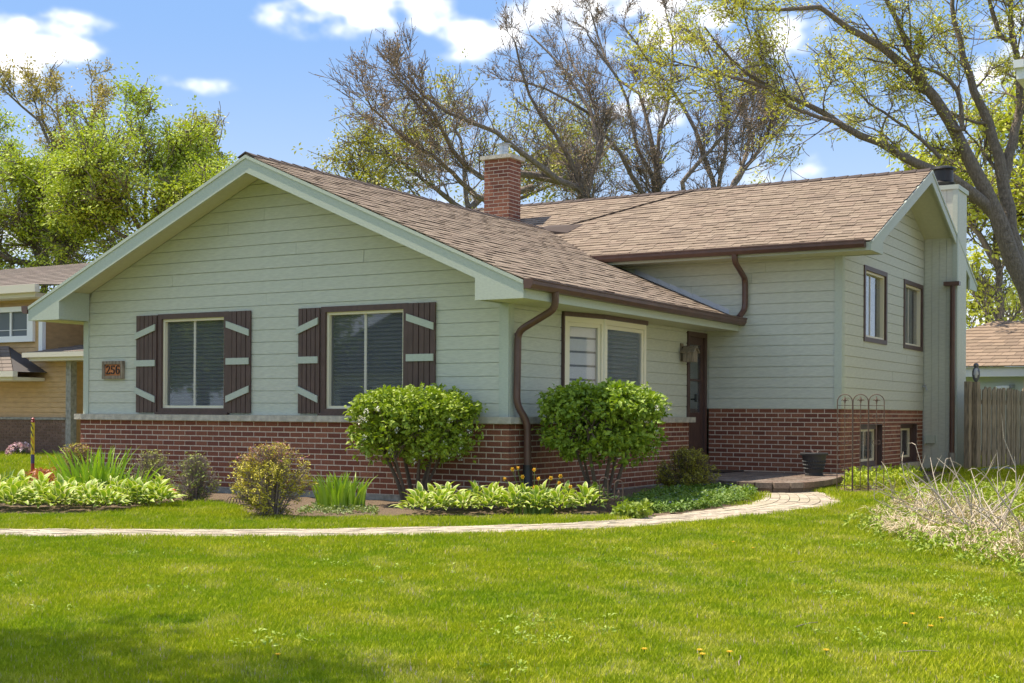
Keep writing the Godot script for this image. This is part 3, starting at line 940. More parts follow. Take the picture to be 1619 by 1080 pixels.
	lay_bricks(ch, func(u, y, w): return Vector3(u, y, cz1 + w), cx0, cx1, 5.765, 30, 0.2032, true, [])
	lay_bricks(ch, func(u, y, w): return Vector3(cx1 + w, y, cz1 - u), 0.0515, cz1 - cz0, 5.765, 30, 0.2032, false, [])
	mb = MB.new()
	mb.box(Vector3(cx0 - 0.06, 5.767, cz0 - 0.06), Vector3(cx1 + 0.06, 5.835, cz1 + 0.06))
	obj("chimney_cap", mb, M.ledge, ch)
	mb = MB.new()
	var fo := Vector3(-4.8, 5.83, -7.82)
	mb.lathe(fo, [[0.0, 0.0], [0.085, 0.0], [0.085, 0.1], [0.093, 0.105], [0.093, 0.15], [0.085, 0.155], [0.085, 0.2], [0.1, 0.205], [0.1, 0.23], [0.14, 0.235], [0.14, 0.245], [0.0, 0.27]], 18)
	obj("flue", mb, M.metal, ch)
	# framed chimney chase with vertical boards on the gable end
	mb = MB.new()
	mb.box(Vector3(XR - 0.02, -0.1, -11.85), Vector3(2.64, 5.19, -11.06))
	var chase := obj("chimney_chase", mb, M.siding, house)
	var nb := 4
	for i in nb:
		mb = MB.new()
		var xa := XR + 0.025 + (2.6 - XR - 0.025) * i / nb
		var xb := XR + 0.025 + (2.6 - XR - 0.025) * (i + 1) / nb
		mb.box(Vector3(xa + 0.002, 0.06, -11.06), Vector3(xb - 0.002, 5.12, -11.045))
		obj("vertical_board", mb, M.siding, chase)
	for i in 4:
		mb = MB.new()
		mb.box(Vector3(2.64, 0.06, -11.84 + i * 0.19 + 0.002), Vector3(2.654, 5.12, -11.84 + (i + 1) * 0.19 - 0.002))
		obj("vertical_board", mb, M.siding, chase)
	mb = MB.new()
	mb.box(Vector3(2.58, 0.05, -11.06), Vector3(2.665, 5.13, -11.03))
	mb.box(Vector3(2.641, 0.05, -11.12), Vector3(2.667, 5.13, -11.0605))
	mb.box(Vector3(XR - 0.01, 5.12, -11.88), Vector3(2.68, 5.2, -11.02))
	obj("corner_trim", mb, M.trim, chase)
	mb = MB.new()
	mb.lathe(Vector3(2.33, 5.2, -11.42), [[0.0, 0.0], [0.23, 0.0], [0.23, 0.03], [0.19, 0.05], [0.21, 0.1], [0.17, 0.13], [0.17, 0.33], [0.23, 0.34], [0.22, 0.37], [0.1, 0.41], [0.0, 0.42]], 22)
	obj("vent_cap", mb, M.black, chase)
	pipe(house, [Vector3(2.6, 3.4, -10.98), Vector3(2.6, 2.6, -10.98), Vector3(2.6, 0.42, -10.98)], 0.045, M.gutter)
	mb = MB.new()
	mb.box(Vector3(2.45, 3.4, -11.05), Vector3(2.72, 3.47, -10.92))
	obj("leader_head", mb, M.gutter, house)
	mb = MB.new()
	mb.tube(PackedVector3Array([Vector3(2.6, 0.44, -10.98), Vector3(2.6, 0.26, -10.98), Vector3(2.57, 0.14, -10.95), Vector3(2.48, 0.07, -10.85)]), PackedFloat32Array([0.06, 0.06, 0.065, 0.06]), 12, true)
	obj("drain_elbow", mb, M.concrete, house)
	mb = MB.new()
	mb.box(Vector3(2.14, 0.6, -11.045), Vector3(2.3, 0.74, -10.98))
	mb.box(Vector3(2.12, 0.58, -11.04), Vector3(2.14, 0.72, -10.96))
	obj("outlet_cover", mb, M.trim, house)
	# bricks and shingles: the nearest as single pieces, the rest joined
	settle(bricks, "brick", "far_bricks", BRICK_TONES, M.brick, house, 300)
	settle(shingles, "shingle", "far_shingles", SHINGLE_TONES, M.shingle, house, 300)
	# address plaque
	var pq := thing("address_plaque", "weathered framed orange address plaque reading 256 on the green siding", "plaque", Vector3(-6.50, 1.545, -0.036))
	mb = MB.new()
	var pf := func(u, y, w): return Vector3(u, y, w)
	for q in cells(-0.205, 0.205, 0.0, 0.25, [[-0.16, 0.16, 0.045, 0.205]]): slab(mb, pf, q[0], q[1], q[2], q[3], 0.0, 0.045)
	obj("frame", mb, M.wood, pq)
	mb = MB.new()
	mb.col = Color(0.55, 0.20, 0.07)
	slab(mb, pf, -0.158, 0.158, 0.047, 0.203, 0.0, 0.02)
	obj("tile", mb, M.vc, pq)
	var fnt := SystemFont.new()
	fnt.font_names = PackedStringArray(["Droid Serif"])
	fnt.font_italic = true
	var digits := ["2", "5", "6"]
	for i in 3:
		var tm := TextMesh.new()
		tm.text = digits[i]
		tm.font = fnt
		tm.font_size = 64
		tm.pixel_size = 0.0026
		tm.depth = 0.012
		var o := obj("digit", tm, M.black, pq)
		o.position = Vector3(-0.095 + i * 0.093, 0.125, 0.026)

# ---------------------------------------------------------------- ground, path, patio
var near_edge := []
var far_edge := []
var path_poly := PackedVector2Array()
var bed_poly := PackedVector2Array()
var bed2_poly := PackedVector2Array()
var patio_poly := PackedVector2Array()

func resample(pts: Array, n: int) -> Array:
	var c := Curve3D.new()
	for i in pts.size():
		var a: Vector3 = pts[maxi(i - 1, 0)]
		var b: Vector3 = pts[mini(i + 1, pts.size() - 1)]
		var t := (b - a) / 6.0
		c.add_point(pts[i], -t, t)
	c.bake_interval = 0.05
	var out := []
	for i in n: out.append(c.sample_baked(c.get_baked_length() * i / (n - 1.0)))
	return out

func build_ground() -> void:
	var ne := []
	var fe := []
	ne.append(gpx(0, 853) + (gpx(0, 853) - gpx(200, 853)) * 4.0)
	for q in [[0, 853], [200, 853], [400, 854], [600, 852], [800, 847], [950, 842], [1080, 832], [1180, 820], [1260, 812], [1310, 804], [1332, 797], [1318, 787], [1296, 780]]: ne.append(gpx(q[0], q[1]))
	fe.append(gpx(0, 840) + (gpx(0, 840) - gpx(200, 840)) * 4.0)
	for q in [[0, 840], [200, 840], [400, 840], [600, 838], [800, 833], [950, 827], [1060, 817], [1130, 808], [1180, 800], [1200, 792], [1205, 785], [1200, 779]]: fe.append(gpx(q[0], q[1]))
	near_edge = resample(ne, 80)
	far_edge = resample(fe, 80)
	for p in near_edge: path_poly.append(Vector2(p.x, p.z))
	for i in range(far_edge.size() - 1, -1, -1): path_poly.append(Vector2(far_edge[i].x, far_edge[i].z))
	for q in [[-7.6, -0.3], [-8.9, 0.2], [-8.3, 1.6], [-6.6, 3.4], [-4.9, 4.5], [-3.57, 4.16], [-2.89, 3.69], [-3.05, 2.8], [-3.36, 1.99], [-3.2, 1.6], [-2.5, 1.8], [-1.6, 2.72], [-0.84, 2.68], [0.0, 2.1], [0.64, 1.65], [1.31, 1.02], [1.75, 0.6]]: bed_poly.append(Vector2(q[0], q[1]))
	for q in [[1000, 824], [1060, 819], [1130, 810], [1178, 801], [1198, 792], [1203, 785], [1198, 779]]:
		var g := gpx(q[0], q[1])
		bed_poly.append(Vector2(g.x - 0.03, g.z))
	for q in [[0.1, -5.2], [-0.03, -5.2], [-0.03, -0.03], [-7.15, -0.03]]: bed_poly.append(Vector2(q[0], q[1]))
	for q in [[1322, 782], [1345, 784], [1430, 778], [1470, 768]]:
		var g := gpx(q[0], q[1])
		bed2_poly.append(Vector2(g.x, g.z))
	for q in [[2.9, -10.5], [2.09, -10.9], [2.09, -6.0]]: bed2_poly.append(Vector2(q[0], q[1]))
	# lawn
	var xs := [-400.0, -120.0, -60.0, -35.0, -25.0]
	var x := -20.0
	while x <= 14.0:
		xs.append(x)
		x += 0.5
	xs.append_array([18.0, 25.0, 40.0, 80.0, 160.0, 400.0])
	var zs := [-400.0, -160.0, -80.0, -45.0, -28.0, -20.0]
	var z := -16.0
	while z <= 15.0:
		zs.append(z)
		z += 0.5
	zs.append_array([18.0, 24.0, 40.0, 90.0, 200.0])
	var mb := MB.new()
	for i in xs.size() - 1:
		for j in zs.size() - 1:
			var a := Vector3(xs[i], ground_y(xs[i], zs[j]), zs[j])
			var b := Vector3(xs[i + 1], ground_y(xs[i + 1], zs[j]), zs[j])
			var c := Vector3(xs[i + 1], ground_y(xs[i + 1], zs[j + 1]), zs[j + 1])
			var d := Vector3(xs[i], ground_y(xs[i], zs[j + 1]), zs[j + 1])
			mb.quad(a, b, c, d)
	struct("ground", mb, M.lawn)
	# mulch of the planting beds, uneven
	var nz := FastNoiseLite.new()
	nz.seed = 5
	nz.frequency = 2.2
	for poly in [bed_poly, bed2_poly]:
		mb = MB.new()
		var st := 0.14
		var lo := Vector2(99, 99)
		var hi := Vector2(-99, -99)
		for p in poly:
			lo = lo.min(p)
			hi = hi.max(p)
		var hy := func(px, pz): return ground_y(px, pz) + 0.018 + 0.02 * nz.get_noise_2d(px, pz) + 0.012 * nz.get_noise_2d(px * 5.0, pz * 5.0)
		var bx := lo.x
		while bx < hi.x:
			var bz := lo.y
			while bz < hi.y:
				if Geometry2D.is_point_in_polygon(Vector2(bx + st * 0.5, bz + st * 0.5), poly):
					mb.quad(Vector3(bx, hy.call(bx, bz), bz), Vector3(bx + st, hy.call(bx + st, bz), bz), Vector3(bx + st, hy.call(bx + st, bz + st), bz + st), Vector3(bx, hy.call(bx, bz + st), bz + st))
				bz += st
			bx += st
		struct("planting_bed", mb, M.mulch)
	# path of pavers in long curving rows
	mb = MB.new()
	for i in near_edge.size() - 1:
		mb.quad(far_edge[i] + Vector3(0, 0.008, 0), far_edge[i + 1] + Vector3(0, 0.008, 0), near_edge[i + 1] + Vector3(0, 0.008, 0), near_edge[i] + Vector3(0, 0.008, 0))
	var path := struct("path", mb, M.sand)
	var tones := [Color(0.60, 0.53, 0.40), Color(0.55, 0.48, 0.36), Color(0.65, 0.57, 0.45), Color(0.50, 0.43, 0.33), Color(0.62, 0.51, 0.40)]
	var list := []
	var rows := 8
	for j in rows:
		var row := []
		for i in near_edge.size(): row.append([far_edge[i].lerp(near_edge[i], (j + 0.04) / rows), far_edge[i].lerp(near_edge[i], (j + 0.96) / rows)])
		# walk the row by length
		var pos := 0.0 - (j % 2) * 0.11
		var acc := 0.0
		var cuts := []
		var lens := [0.0]
		for i in row.size() - 1:
			acc += ((row[i][0] + row[i][1]) * 0.5).distance_to((row[i + 1][0] + row[i + 1][1]) * 0.5)
			lens.append(acc)
		var pick := func(s: float) -> Array:
			var k := 0
			while k < lens.size() - 2 and lens[k + 1] < s: k += 1
			var t: float = clampf((s - lens[k]) / (lens[k + 1] - lens[k]), 0.0, 1.0)
			return [row[k][0].lerp(row[k + 1][0], t), row[k][1].lerp(row[k + 1][1], t)]
		while pos < acc - 0.05:
			var a = pick.call(maxf(pos, 0.0))
			var b = pick.call(minf(pos + 0.215, acc))
			list.append([a, b])
			pos += 0.222
	list.sort_custom(func(p, q): return p[0][1].distance_squared_to(CAM) < q[0][1].distance_squared_to(CAM))
	var rest := MB.new()
	for i in list.size():
		var e = list[i]
		var up := Vector3(0, 0.022 + rng.randf_range(-0.003, 0.004), 0)
		var q := PackedVector3Array([e[0][0], e[1][0], e[1][1], e[0][1], e[0][0] + up, e[1][0] + up, e[1][1] + up, e[0][1] + up])
		# inside the visible stretch and near: a paver of its own
		var rel: Vector3 = e[0][1] - CAM
		var seen := absf(rel.dot(RGT) / rel.dot(FWD)) * FPX < 830.0
		var pm := MB.new() if (seen and path.get_child_count() < 300) else rest
		pm.col = tones[rng.randi() % 5]
		pm.hexa(q)
		if pm != rest: obj("paver", pm, M.paver, path)
	var ro := obj("far_pavers", rest, M.paver, path)
	ro.set_meta("kind", "stuff")
	# patio: raised, curved front edge of upright pavers
	var edge := []
	for q in [[1085, 757], [1140, 759], [1200, 763], [1260, 763], [1296, 760], [1316, 756]]: edge.append(at_y(q[0], q[1], 0.235))
	edge = resample([Vector3(0.03, 0.235, -4.75)] + edge.slice(1) + [Vector3(2.2, 0.235, -5.95)], 30)
	patio_poly.append(Vector2(0.03, -6.05))
	for p in edge: patio_poly.append(Vector2(p.x, p.z))
	mb = MB.new()
	mb.prism(patio_poly, func(q): return Vector3(q.x, -0.1, q.y), func(q): return Vector3(q.x, 0.215, q.y))
	var patio := struct("patio", mb, M.sand)
	var pt := [Color(0.24, 0.18, 0.14), Color(0.28, 0.21, 0.165), Color(0.20, 0.15, 0.12), Color(0.31, 0.25, 0.2), Color(0.25, 0.17, 0.13)]
	for i in edge.size() - 1:
		for h in 2:
			var a: Vector3 = edge[i]
			var b: Vector3 = edge[i + 1]
			var d := (b - a).normalized()
			var o := Vector3(-d.z, 0, d.x)
			if o.dot(Vector3(1.0, 0, 1.0)) < 0: o = -o
			a += d * 0.004
			b -= d * 0.004
			var y0 := -0.05 if h == 0 else 0.165
			var y1 := 0.16 if h == 0 else 0.237
			var ot := (0.02 if h == 0 else 0.05) + rng.randf_range(0, 0.006)
			var inn := -0.08 if h == 0 else -0.17
			mb = MB.new()
			mb.col = pt[rng.randi() % 5]
			var pp := PackedVector3Array()
			for y in [y0, y1]:
				pp.append_array(PackedVector3Array([Vector3(a.x, y, a.z) + o * inn, Vector3(b.x, y, b.z) + o * inn, Vector3(b.x, y, b.z) + o * ot, Vector3(a.x, y, a.z) + o * ot]))
			mb.hexa(pp)
			obj("edge_paver", mb, M.paver, patio)
	var pz := -6.0
	var rown := 0
	while pz < -3.2:
		var px := 0.05 - (rown % 2) * 0.1
		while px < 2.2:
			var ok := true
			for q in [Vector2(px, pz), Vector2(px + 0.2, pz), Vector2(px + 0.2, pz + 0.1), Vector2(px, pz + 0.1)]:
				if not Geometry2D.is_point_in_polygon(q, patio_poly): ok = false
			if ok:
				mb = MB.new()
				mb.col = pt[rng.randi() % 5]
				mb.box(Vector3(px + 0.003, 0.17, pz + 0.003), Vector3(px + 0.197, 0.228 + rng.randf_range(0, 0.004), pz + 0.097))
				obj("paver", mb, M.paver, patio)
			px += 0.2
		pz += 0.1
		rown += 1

func lawn_here(p: Vector3) -> bool:
	var q := Vector2(p.x, p.z)
	if p.x > -7.3 and p.x < 2.12 and p.z < 0.06 and p.z > -12.4 and (p.x < 0.05 or p.z < -6.0): return false
	if Geometry2D.is_point_in_polygon(q, path_poly): return false
	if Geometry2D.is_point_in_polygon(q, bed_poly): return false
	if Geometry2D.is_point_in_polygon(q, bed2_poly): return false
	if Geometry2D.is_point_in_polygon(q, patio_poly): return false
	return true

func build_grass() -> void:
	var mb0 := MB.new()
	for i in 30:
		var a := rng.randf() * TAU
		var b := Vector3(cos(a), 0, sin(a)) * sqrt(rng.randf()) * 0.06
		var lean := Vector3(rng.randf_range(-1, 1), 0, rng.randf_range(-1, 1)) * 0.6
		var h := rng.randf_range(0.018, 0.044)
		var w := rng.randf_range(0.0016, 0.003)
		var s := Vector3(cos(a * 3.0), 0, sin(a * 3.0)) * w
		var t := rng.randf()
		mb0.col = Color(0.285, 0.37, 0.014).lerp(Color(0.45, 0.485, 0.035), t) if t < 0.94 else Color(0.55, 0.47, 0.22)
		var m := b + Vector3(0, h * 0.6, 0) + lean * h * 0.35
		var e := b + Vector3(0, h, 0) + lean * h
		mb0.quad(b - s, b + s, m + s * 0.8, m - s * 0.8)
		mb0.tri(m - s * 0.8, m + s * 0.8, e)
	var patch := FastNoiseLite.new()
	patch.seed = 77
	patch.frequency = 0.55
	var fine := FastNoiseLite.new()
	fine.seed = 78
	fine.frequency = 2.4
	var xf := []
	var cl := []
	# even cover over the ground in view, thinner with distance
	for band in [[4.4, 7.0, 1300.0, 1.0], [7.0, 10.0, 900.0, 1.1], [10.0, 14.5, 560.0, 1.3], [14.5, 19.0, 280.0, 1.7], [19.0, 34.0, 60.0, 2.8]]:
		var d0: float = band[0]
		var d1: float = band[1]
		var half0 := d1 * 0.42 + 0.6
		var n := int((d1 - d0) * half0 * 2.0 * band[2])
		for i in n:
			var d := rng.randf_range(d0, d1)
			var s := rng.randf_range(-half0, half0)
			if absf(s) > d * 0.42 + 0.5: continue
			var p := CAM + FWD * d + RGT * s
			p = on_ground(p)
			if not lawn_here(p): continue
			var g := patch.get_noise_2d(p.x, p.z) * 0.6 + fine.get_noise_2d(p.x, p.z) * 0.5
			var sc: float = band[3] * rng.randf_range(0.75, 1.25) * (1.0 + 0.25 * g)
			var b := Basis(Vector3.UP, rng.randf() * TAU).scaled(Vector3(sc, sc * rng.randf_range(0.8, 1.15), sc))
			xf.append(Transform3D(b, p))
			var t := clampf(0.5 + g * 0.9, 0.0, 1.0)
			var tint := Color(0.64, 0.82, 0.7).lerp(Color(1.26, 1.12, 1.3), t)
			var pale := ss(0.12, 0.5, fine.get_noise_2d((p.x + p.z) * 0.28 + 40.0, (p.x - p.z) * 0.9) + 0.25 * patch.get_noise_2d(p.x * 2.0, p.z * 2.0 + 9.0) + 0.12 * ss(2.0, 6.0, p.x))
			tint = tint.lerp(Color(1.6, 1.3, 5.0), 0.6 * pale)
			cl.append(tint)
	var gt := copies("grass", mb0.mesh(), xf, M.grass, self, cl)
	gt.set_meta("kind", "stuff")
	gt.set_meta("label", "short mown green grass of the front lawn")
	gt.set_meta("category", "grass")
	# clover and broad leaved weeds in loose colonies
	var cv := [cluster_mesh(9, 0.022, 0.02, 0.03, Color(0.22, 0.34, 0.03), Color(0.36, 0.45, 0.06)), cluster_mesh(7, 0.034, 0.016, 0.02, Color(0.22, 0.34, 0.03), Color(0.38, 0.46, 0.06))]
	var cs := []
	for i in 38:
		var ctr := CAM + FWD * rng.randf_range(5.2, 11.0) + RGT * rng.randf_range(-3.4, 4.2)
		var many := rng.randi_range(4, 16)
		for k in many:
			var p := on_ground(ctr + Vector3(rng.randfn(), 0, rng.randfn()) * 0.14)
			if lawn_here(p): cs.append(Transform3D(rand_basis(rng.randf_range(0.7, 1.2)), p + Vector3(0, 0.03, 0)))
	carpet("clover", "loose colonies of clover and broad leaved weeds in the lawn", "weeds", cv, cs, M.leaf)
	# dandelions
	var di := 0
	for q in [[440, 1052], [1018, 1043], [1105, 1045], [1110, 1052], [1130, 871], [1152, 1048], [1160, 866], [1190, 876], [1305, 1045], [1430, 1001], [1444, 985], [1473, 1005], [1488, 992]]:
		var g := gpx(q[0], q[1])
		var t := thing("dandelion", "small yellow dandelion in the lawn, %s from the left" % ORD[di], "flower", g, rng.randf() * TAU, "dandelions in the lawn")
		di += 1
		var mb := MB.new()
		mb.col = Color(0.1, 0.16, 0.02)
		mb.rod(Vector3.ZERO, Vector3(0.004, 0.045, 0), 0.0025, 5)
		obj("stalk", mb, M.leaf, t)
		mb = MB.new()
		mb.col = Color(0.75, 0.50, 0.02)
		for i in 14:
			var a := TAU * i / 14.0
			mb.leaf(Vector3(0.004, 0.045, 0), Vector3(cos(a), 0.25 + 0.3 * (i % 2), sin(a)).normalized(), Vector3.UP, 0.018, 0.007)
		obj("flower_head", mb, M.petal, t)
	# fallen twigs
	for q in [[1450, 1042, 0.4], [1170, 1056, 1.9], [1274, 998, 1.2], [1262, 896, 0.9]]:
		var g := gpx(q[0], q[1])
		var mb := MB.new()
		var a: float = q[2]
		var d := Vector3(cos(a), 0.08, -sin(a)) * 0.12
		mb.tube(PackedVector3Array([g - d * 0.8 + Vector3(0, 0.034, 0), g - d * 0.3 + Vector3(0, 0.038, 0.012), g + d * 0.2 + Vector3(0, 0.036, -0.008), g + d * 0.8 + Vector3(0, 0.03, 0.006)]), PackedFloat32Array([0.0025, 0.003, 0.0028, 0.0015]), 5, true)
		solo("fallen_twig", mb, M.twig, ["pale fallen twig on the lawn at the right", "thin fallen twig on the lawn near the bottom centre", "short dark fallen twig in the right of the lawn", "curved fallen twig on the lawn below the path"][[1450, 1170, 1274, 1262].find(q[0])], "twig", "fallen twigs on the lawn")

# ---------------------------------------------------------------- small plants
func hosta_leaf(rg: RandomNumberGenerator, ln: float) -> ArrayMesh:
	var mb := MB.new()
	var rowp := []
	var n := 6
	for i in n + 1:
		var t := i / float(n)
		var w := ln * 0.25 * pow(sin(PI * pow(t, 0.75)), 0.8) if i > 0 and i < n else 0.003
		var y := ln * (0.55 * t - 0.75 * t * t)
		var x := ln * t
		rowp.append([Vector3(x, y + w * 0.25, -w), Vector3(x, y + w * 0.12, -w * 0.7), Vector3(x, y, 0), Vector3(x, y + w * 0.12, w * 0.7), Vector3(x, y + w * 0.25, w)])
	for i in n:
		for j in 4:
			var edge := j == 0 or j == 3
			mb.col = Color(0.72, 0.70, 0.32) if edge else Color(0.20, 0.33, 0.03).lerp(Color(0.34, 0.45, 0.04), rg.randf())
			mb.quad(rowp[i][j], rowp[i + 1][j], rowp[i + 1][j + 1], rowp[i][j + 1])
	return mb.mesh()

var hosta_kinds := []
func hosta(p: Vector3, size: float, label: String, group: String) -> void:
	if hosta_kinds.is_empty():
		for i in 6: hosta_kinds.append(hosta_leaf(rng, 0.09 + 0.009 * i))
	var t := thing("hosta", label, "plant", p, rng.randf() * TAU, group)
	for i in 46:
		var a := i * 2.39996
		var r := sqrt(i / 46.0)
		var o := MeshInstance3D.new()
		o.mesh = hosta_kinds[rng.randi() % 6]
		o.material_override = M.leaf
		o.name = "leaf"
		t.add_child(o, true)
		var up := lerpf(1.2, 0.3, r) + rng.randf_range(-0.2, 0.2)
		o.transform = Transform3D(Basis(Vector3.UP, a) * Basis(Vector3(0, 0, 1), up) * Basis(Vector3(1, 0, 0), rng.randf_range(-0.35, 0.35)) * Basis.from_scale(Vector3.ONE * size * rng.randf_range(0.8, 1.2)), Vector3(cos(a), 0, -sin(a)) * r * 0.17 * size + Vector3(0, 0.05 * size + 0.16 * (1.0 - r) * size, 0))

func iris(called: String, p: Vector3, spread: float, height: float, n: int, tone: Color, label: String, cat: String) -> void:
	var t := thing(called, label, cat, p)
	for i in n:
		var a := rng.randf() * TAU
		var r := sqrt(rng.randf()) * spread
		var b := Vector3(cos(a) * r, 0, sin(a) * r)
		var h := height * rng.randf_range(0.6, 1.0)
		var lean := (Vector3(cos(a), 0, sin(a)) * 0.32 * r / spread + Vector3(rng.randf_range(-0.2, 0.2), 0, rng.randf_range(-0.2, 0.2))) * h
		var fa := rng.randf() * PI
		var s := Vector3(cos(fa), 0, sin(fa))
		var w := rng.randf_range(0.012, 0.021)
		var mb := MB.new()
		mb.col = tone.lerp(Color(0.40, 0.52, 0.05), rng.randf() * 0.5)
		var prev := [b - s * w, b + s * w]
		for k in range(1, 6):
			var q := k / 5.0
			var c := b + Vector3(0, h * q - h * 0.16 * q * q * q, 0) + lean * q * q
			var ww := w * (1.05 if k < 3 else (0.85 if k == 3 else (0.55 if k == 4 else 0.06)))
			var nw := [c - s * ww, c + s * ww]
			mb.quad(prev[0], prev[1], nw[1], nw[0])
			prev = nw
		obj("leaf", mb, M.leaf, t)

func cluster_mesh(n: int, ln: float, wd: float, rad: float, c0: Color, c1: Color, cheap := false) -> ArrayMesh:
	var mb := MB.new()
	for i in n:
		var d := Vector3(rng.randfn(), rng.randfn() * 0.7 + 0.2, rng.randfn()).normalized()
		var up := (Vector3.UP + Vector3(rng.randfn(), rng.randfn(), rng.randfn()) * 0.45).normalized()
		mb.col = c0.lerp(c1, rng.randf())
		if cheap: mb.leaf2(d * rad * rng.randf(), (d + Vector3(0, -0.15, 0)).normalized(), up, ln * rng.randf_range(0.7, 1.2), wd * rng.randf_range(0.8, 1.2))
		else: mb.leaf(d * rad * rng.randf(), (d + Vector3(0, -0.15, 0)).normalized(), up, ln * rng.randf_range(0.7, 1.2), wd * rng.randf_range(0.8, 1.2))
	return mb.mesh()

func rand_basis(sc: float) -> Basis:
	return Basis(Vector3.UP, rng.randf() * TAU) * Basis(Vector3(1, 0, 0), rng.randfn() * 0.5) * Basis.from_scale(Vector3.ONE * sc)

# flowering shrub: several bare stems that fork up into a clipped leafy head
func leafy_bush(p: Vector3, rx: float, y0: float, y1: float, c0: Color, c1: Color, label: String, blossoms: int, seed_: int) -> void:
	rng.seed = seed_
	var t := thing("flowering_bush", label, "bush", p)
	var mb := MB.new()
	var tips := []
	for i in 9:
		var a := TAU * i / 9.0 + rng.randf() * 0.4
		var r := rx * rng.randf_range(0.35, 0.75)
		var b := Vector3(cos(a), 0, sin(a)) * rng.randf_range(0.03, 0.13)
		var e := Vector3(cos(a) * r, lerpf(y0, y1, 0.55), sin(a) * r)
		var m := b.lerp(e, 0.5) + Vector3(rng.randf_range(-0.05, 0.05), 0.06, rng.randf_range(-0.05, 0.05))
		var r0 := rng.randf_range(0.016, 0.032)
		mb.tube(PackedVector3Array([b + Vector3(0, -0.03, 0), b.lerp(m, 0.5) + Vector3(rng.randf_range(-0.02, 0.02), 0, 0), m, e]), PackedFloat32Array([r0, r0 * 0.85, r0 * 0.65, r0 * 0.3]), 7)
		for k in 7:
			var q := m.lerp(e, rng.randf() * 0.9)
			var aa := a + rng.randf_range(-1.3, 1.3)
			var f := Vector3(cos(aa) * rx * rng.randf_range(0.3, 0.9), lerpf(y0, y1, rng.randf_range(0.2, 0.85)), sin(aa) * rx * rng.randf_range(0.3, 0.9))
			mb.tube(PackedVector3Array([q, q.lerp(f, 0.5) + Vector3(0, 0.03, 0), f]), PackedFloat32Array([r0 * 0.4, r0 * 0.3, 0.003]), 5)
	obj("stems", mb, M.stem, t)
	var kinds := []
	for k in 4: kinds.append(cluster_mesh(6 + k % 2, 0.054 + 0.007 * k, 0.034 + 0.004 * k, 0.05, c0 * (0.72 if k == 0 else 1.0), c1 * (1.12 if k == 3 else 1.0)))
	var xf := [[], [], [], []]
	var nz := FastNoiseLite.new()
	nz.seed = seed_
	nz.frequency = 2.2
	var ym := lerpf(y0, y1, 0.55)
	var n := 0
	while n < 3000:
		var d := Vector3(rng.randfn(), rng.randfn(), rng.randfn()).normalized()
		var r := pow(rng.randf(), 0.3)
		# flattened top, skirt that thins downwards
		var bx := pow(absf(d.x), 0.72) * signf(d.x)
		var bz := pow(absf(d.z), 0.72) * signf(d.z)
		var e := Vector3(bx * rx * 0.93, (absf(d.y) ** 0.6) * signf(d.y), bz * rx * 0.82) * r
		e.x *= 1.0 + 0.34 * nz.get_noise_3d(d.x * 2.0, d.y * 2.0, d.z * 2.0)
		e.z *= 1.0 + 0.34 * nz.get_noise_3d(d.z * 2.0, d.x * 2.0, 3.0)
		e.y = ym + (e.y * (y1 - ym) if e.y > 0 else e.y * (ym - y0)) + 0.12 * nz.get_noise_3d(e.x * 3.0, 1.0, e.z * 3.0)
		var low := clampf((ym - e.y) / (ym - y0), 0.0, 1.0)
		if nz.get_noise_3d(e.x * 3.1 - 5.0, e.y * 3.1, e.z * 3.1) > 0.42:
			n += 1
			continue
		if low > 0.1 and nz.get_noise_3d(e.x * 2.4 + 9.0, e.y * 2.4, e.z * 2.4) < low * 0.75 - 0.35: 
			n += 1
			continue
		xf[n % 4].append(Transform3D(rand_basis(rng.randf_range(0.75, 1.2)), e))
		n += 1
	baked("foliage", kinds, xf, M.leaf, t)
	if blossoms > 0:
		mb = MB.new()
		mb.col = Color(0.75, 0.75, 0.66)
		for i in blossoms:
			var a := rng.randf() * TAU
			var hh := rng.randf_range(0.0, 0.75)
			var wq := lerpf(0.72, 1.07, hh / 0.75)
			var o := Vector3(cos(a) * rx * wq, lerpf(y0 + 0.08, y1, hh), sin(a) * rx * wq * 0.95)
			for k in 12:
				var d := Vector3(rng.randfn(), rng.randfn(), rng.randfn()).normalized()
				mb.leaf(o + d * 0.014, d, Vector3.UP, 0.026, 0.02)
		obj("blossoms", mb, M.petal, t)

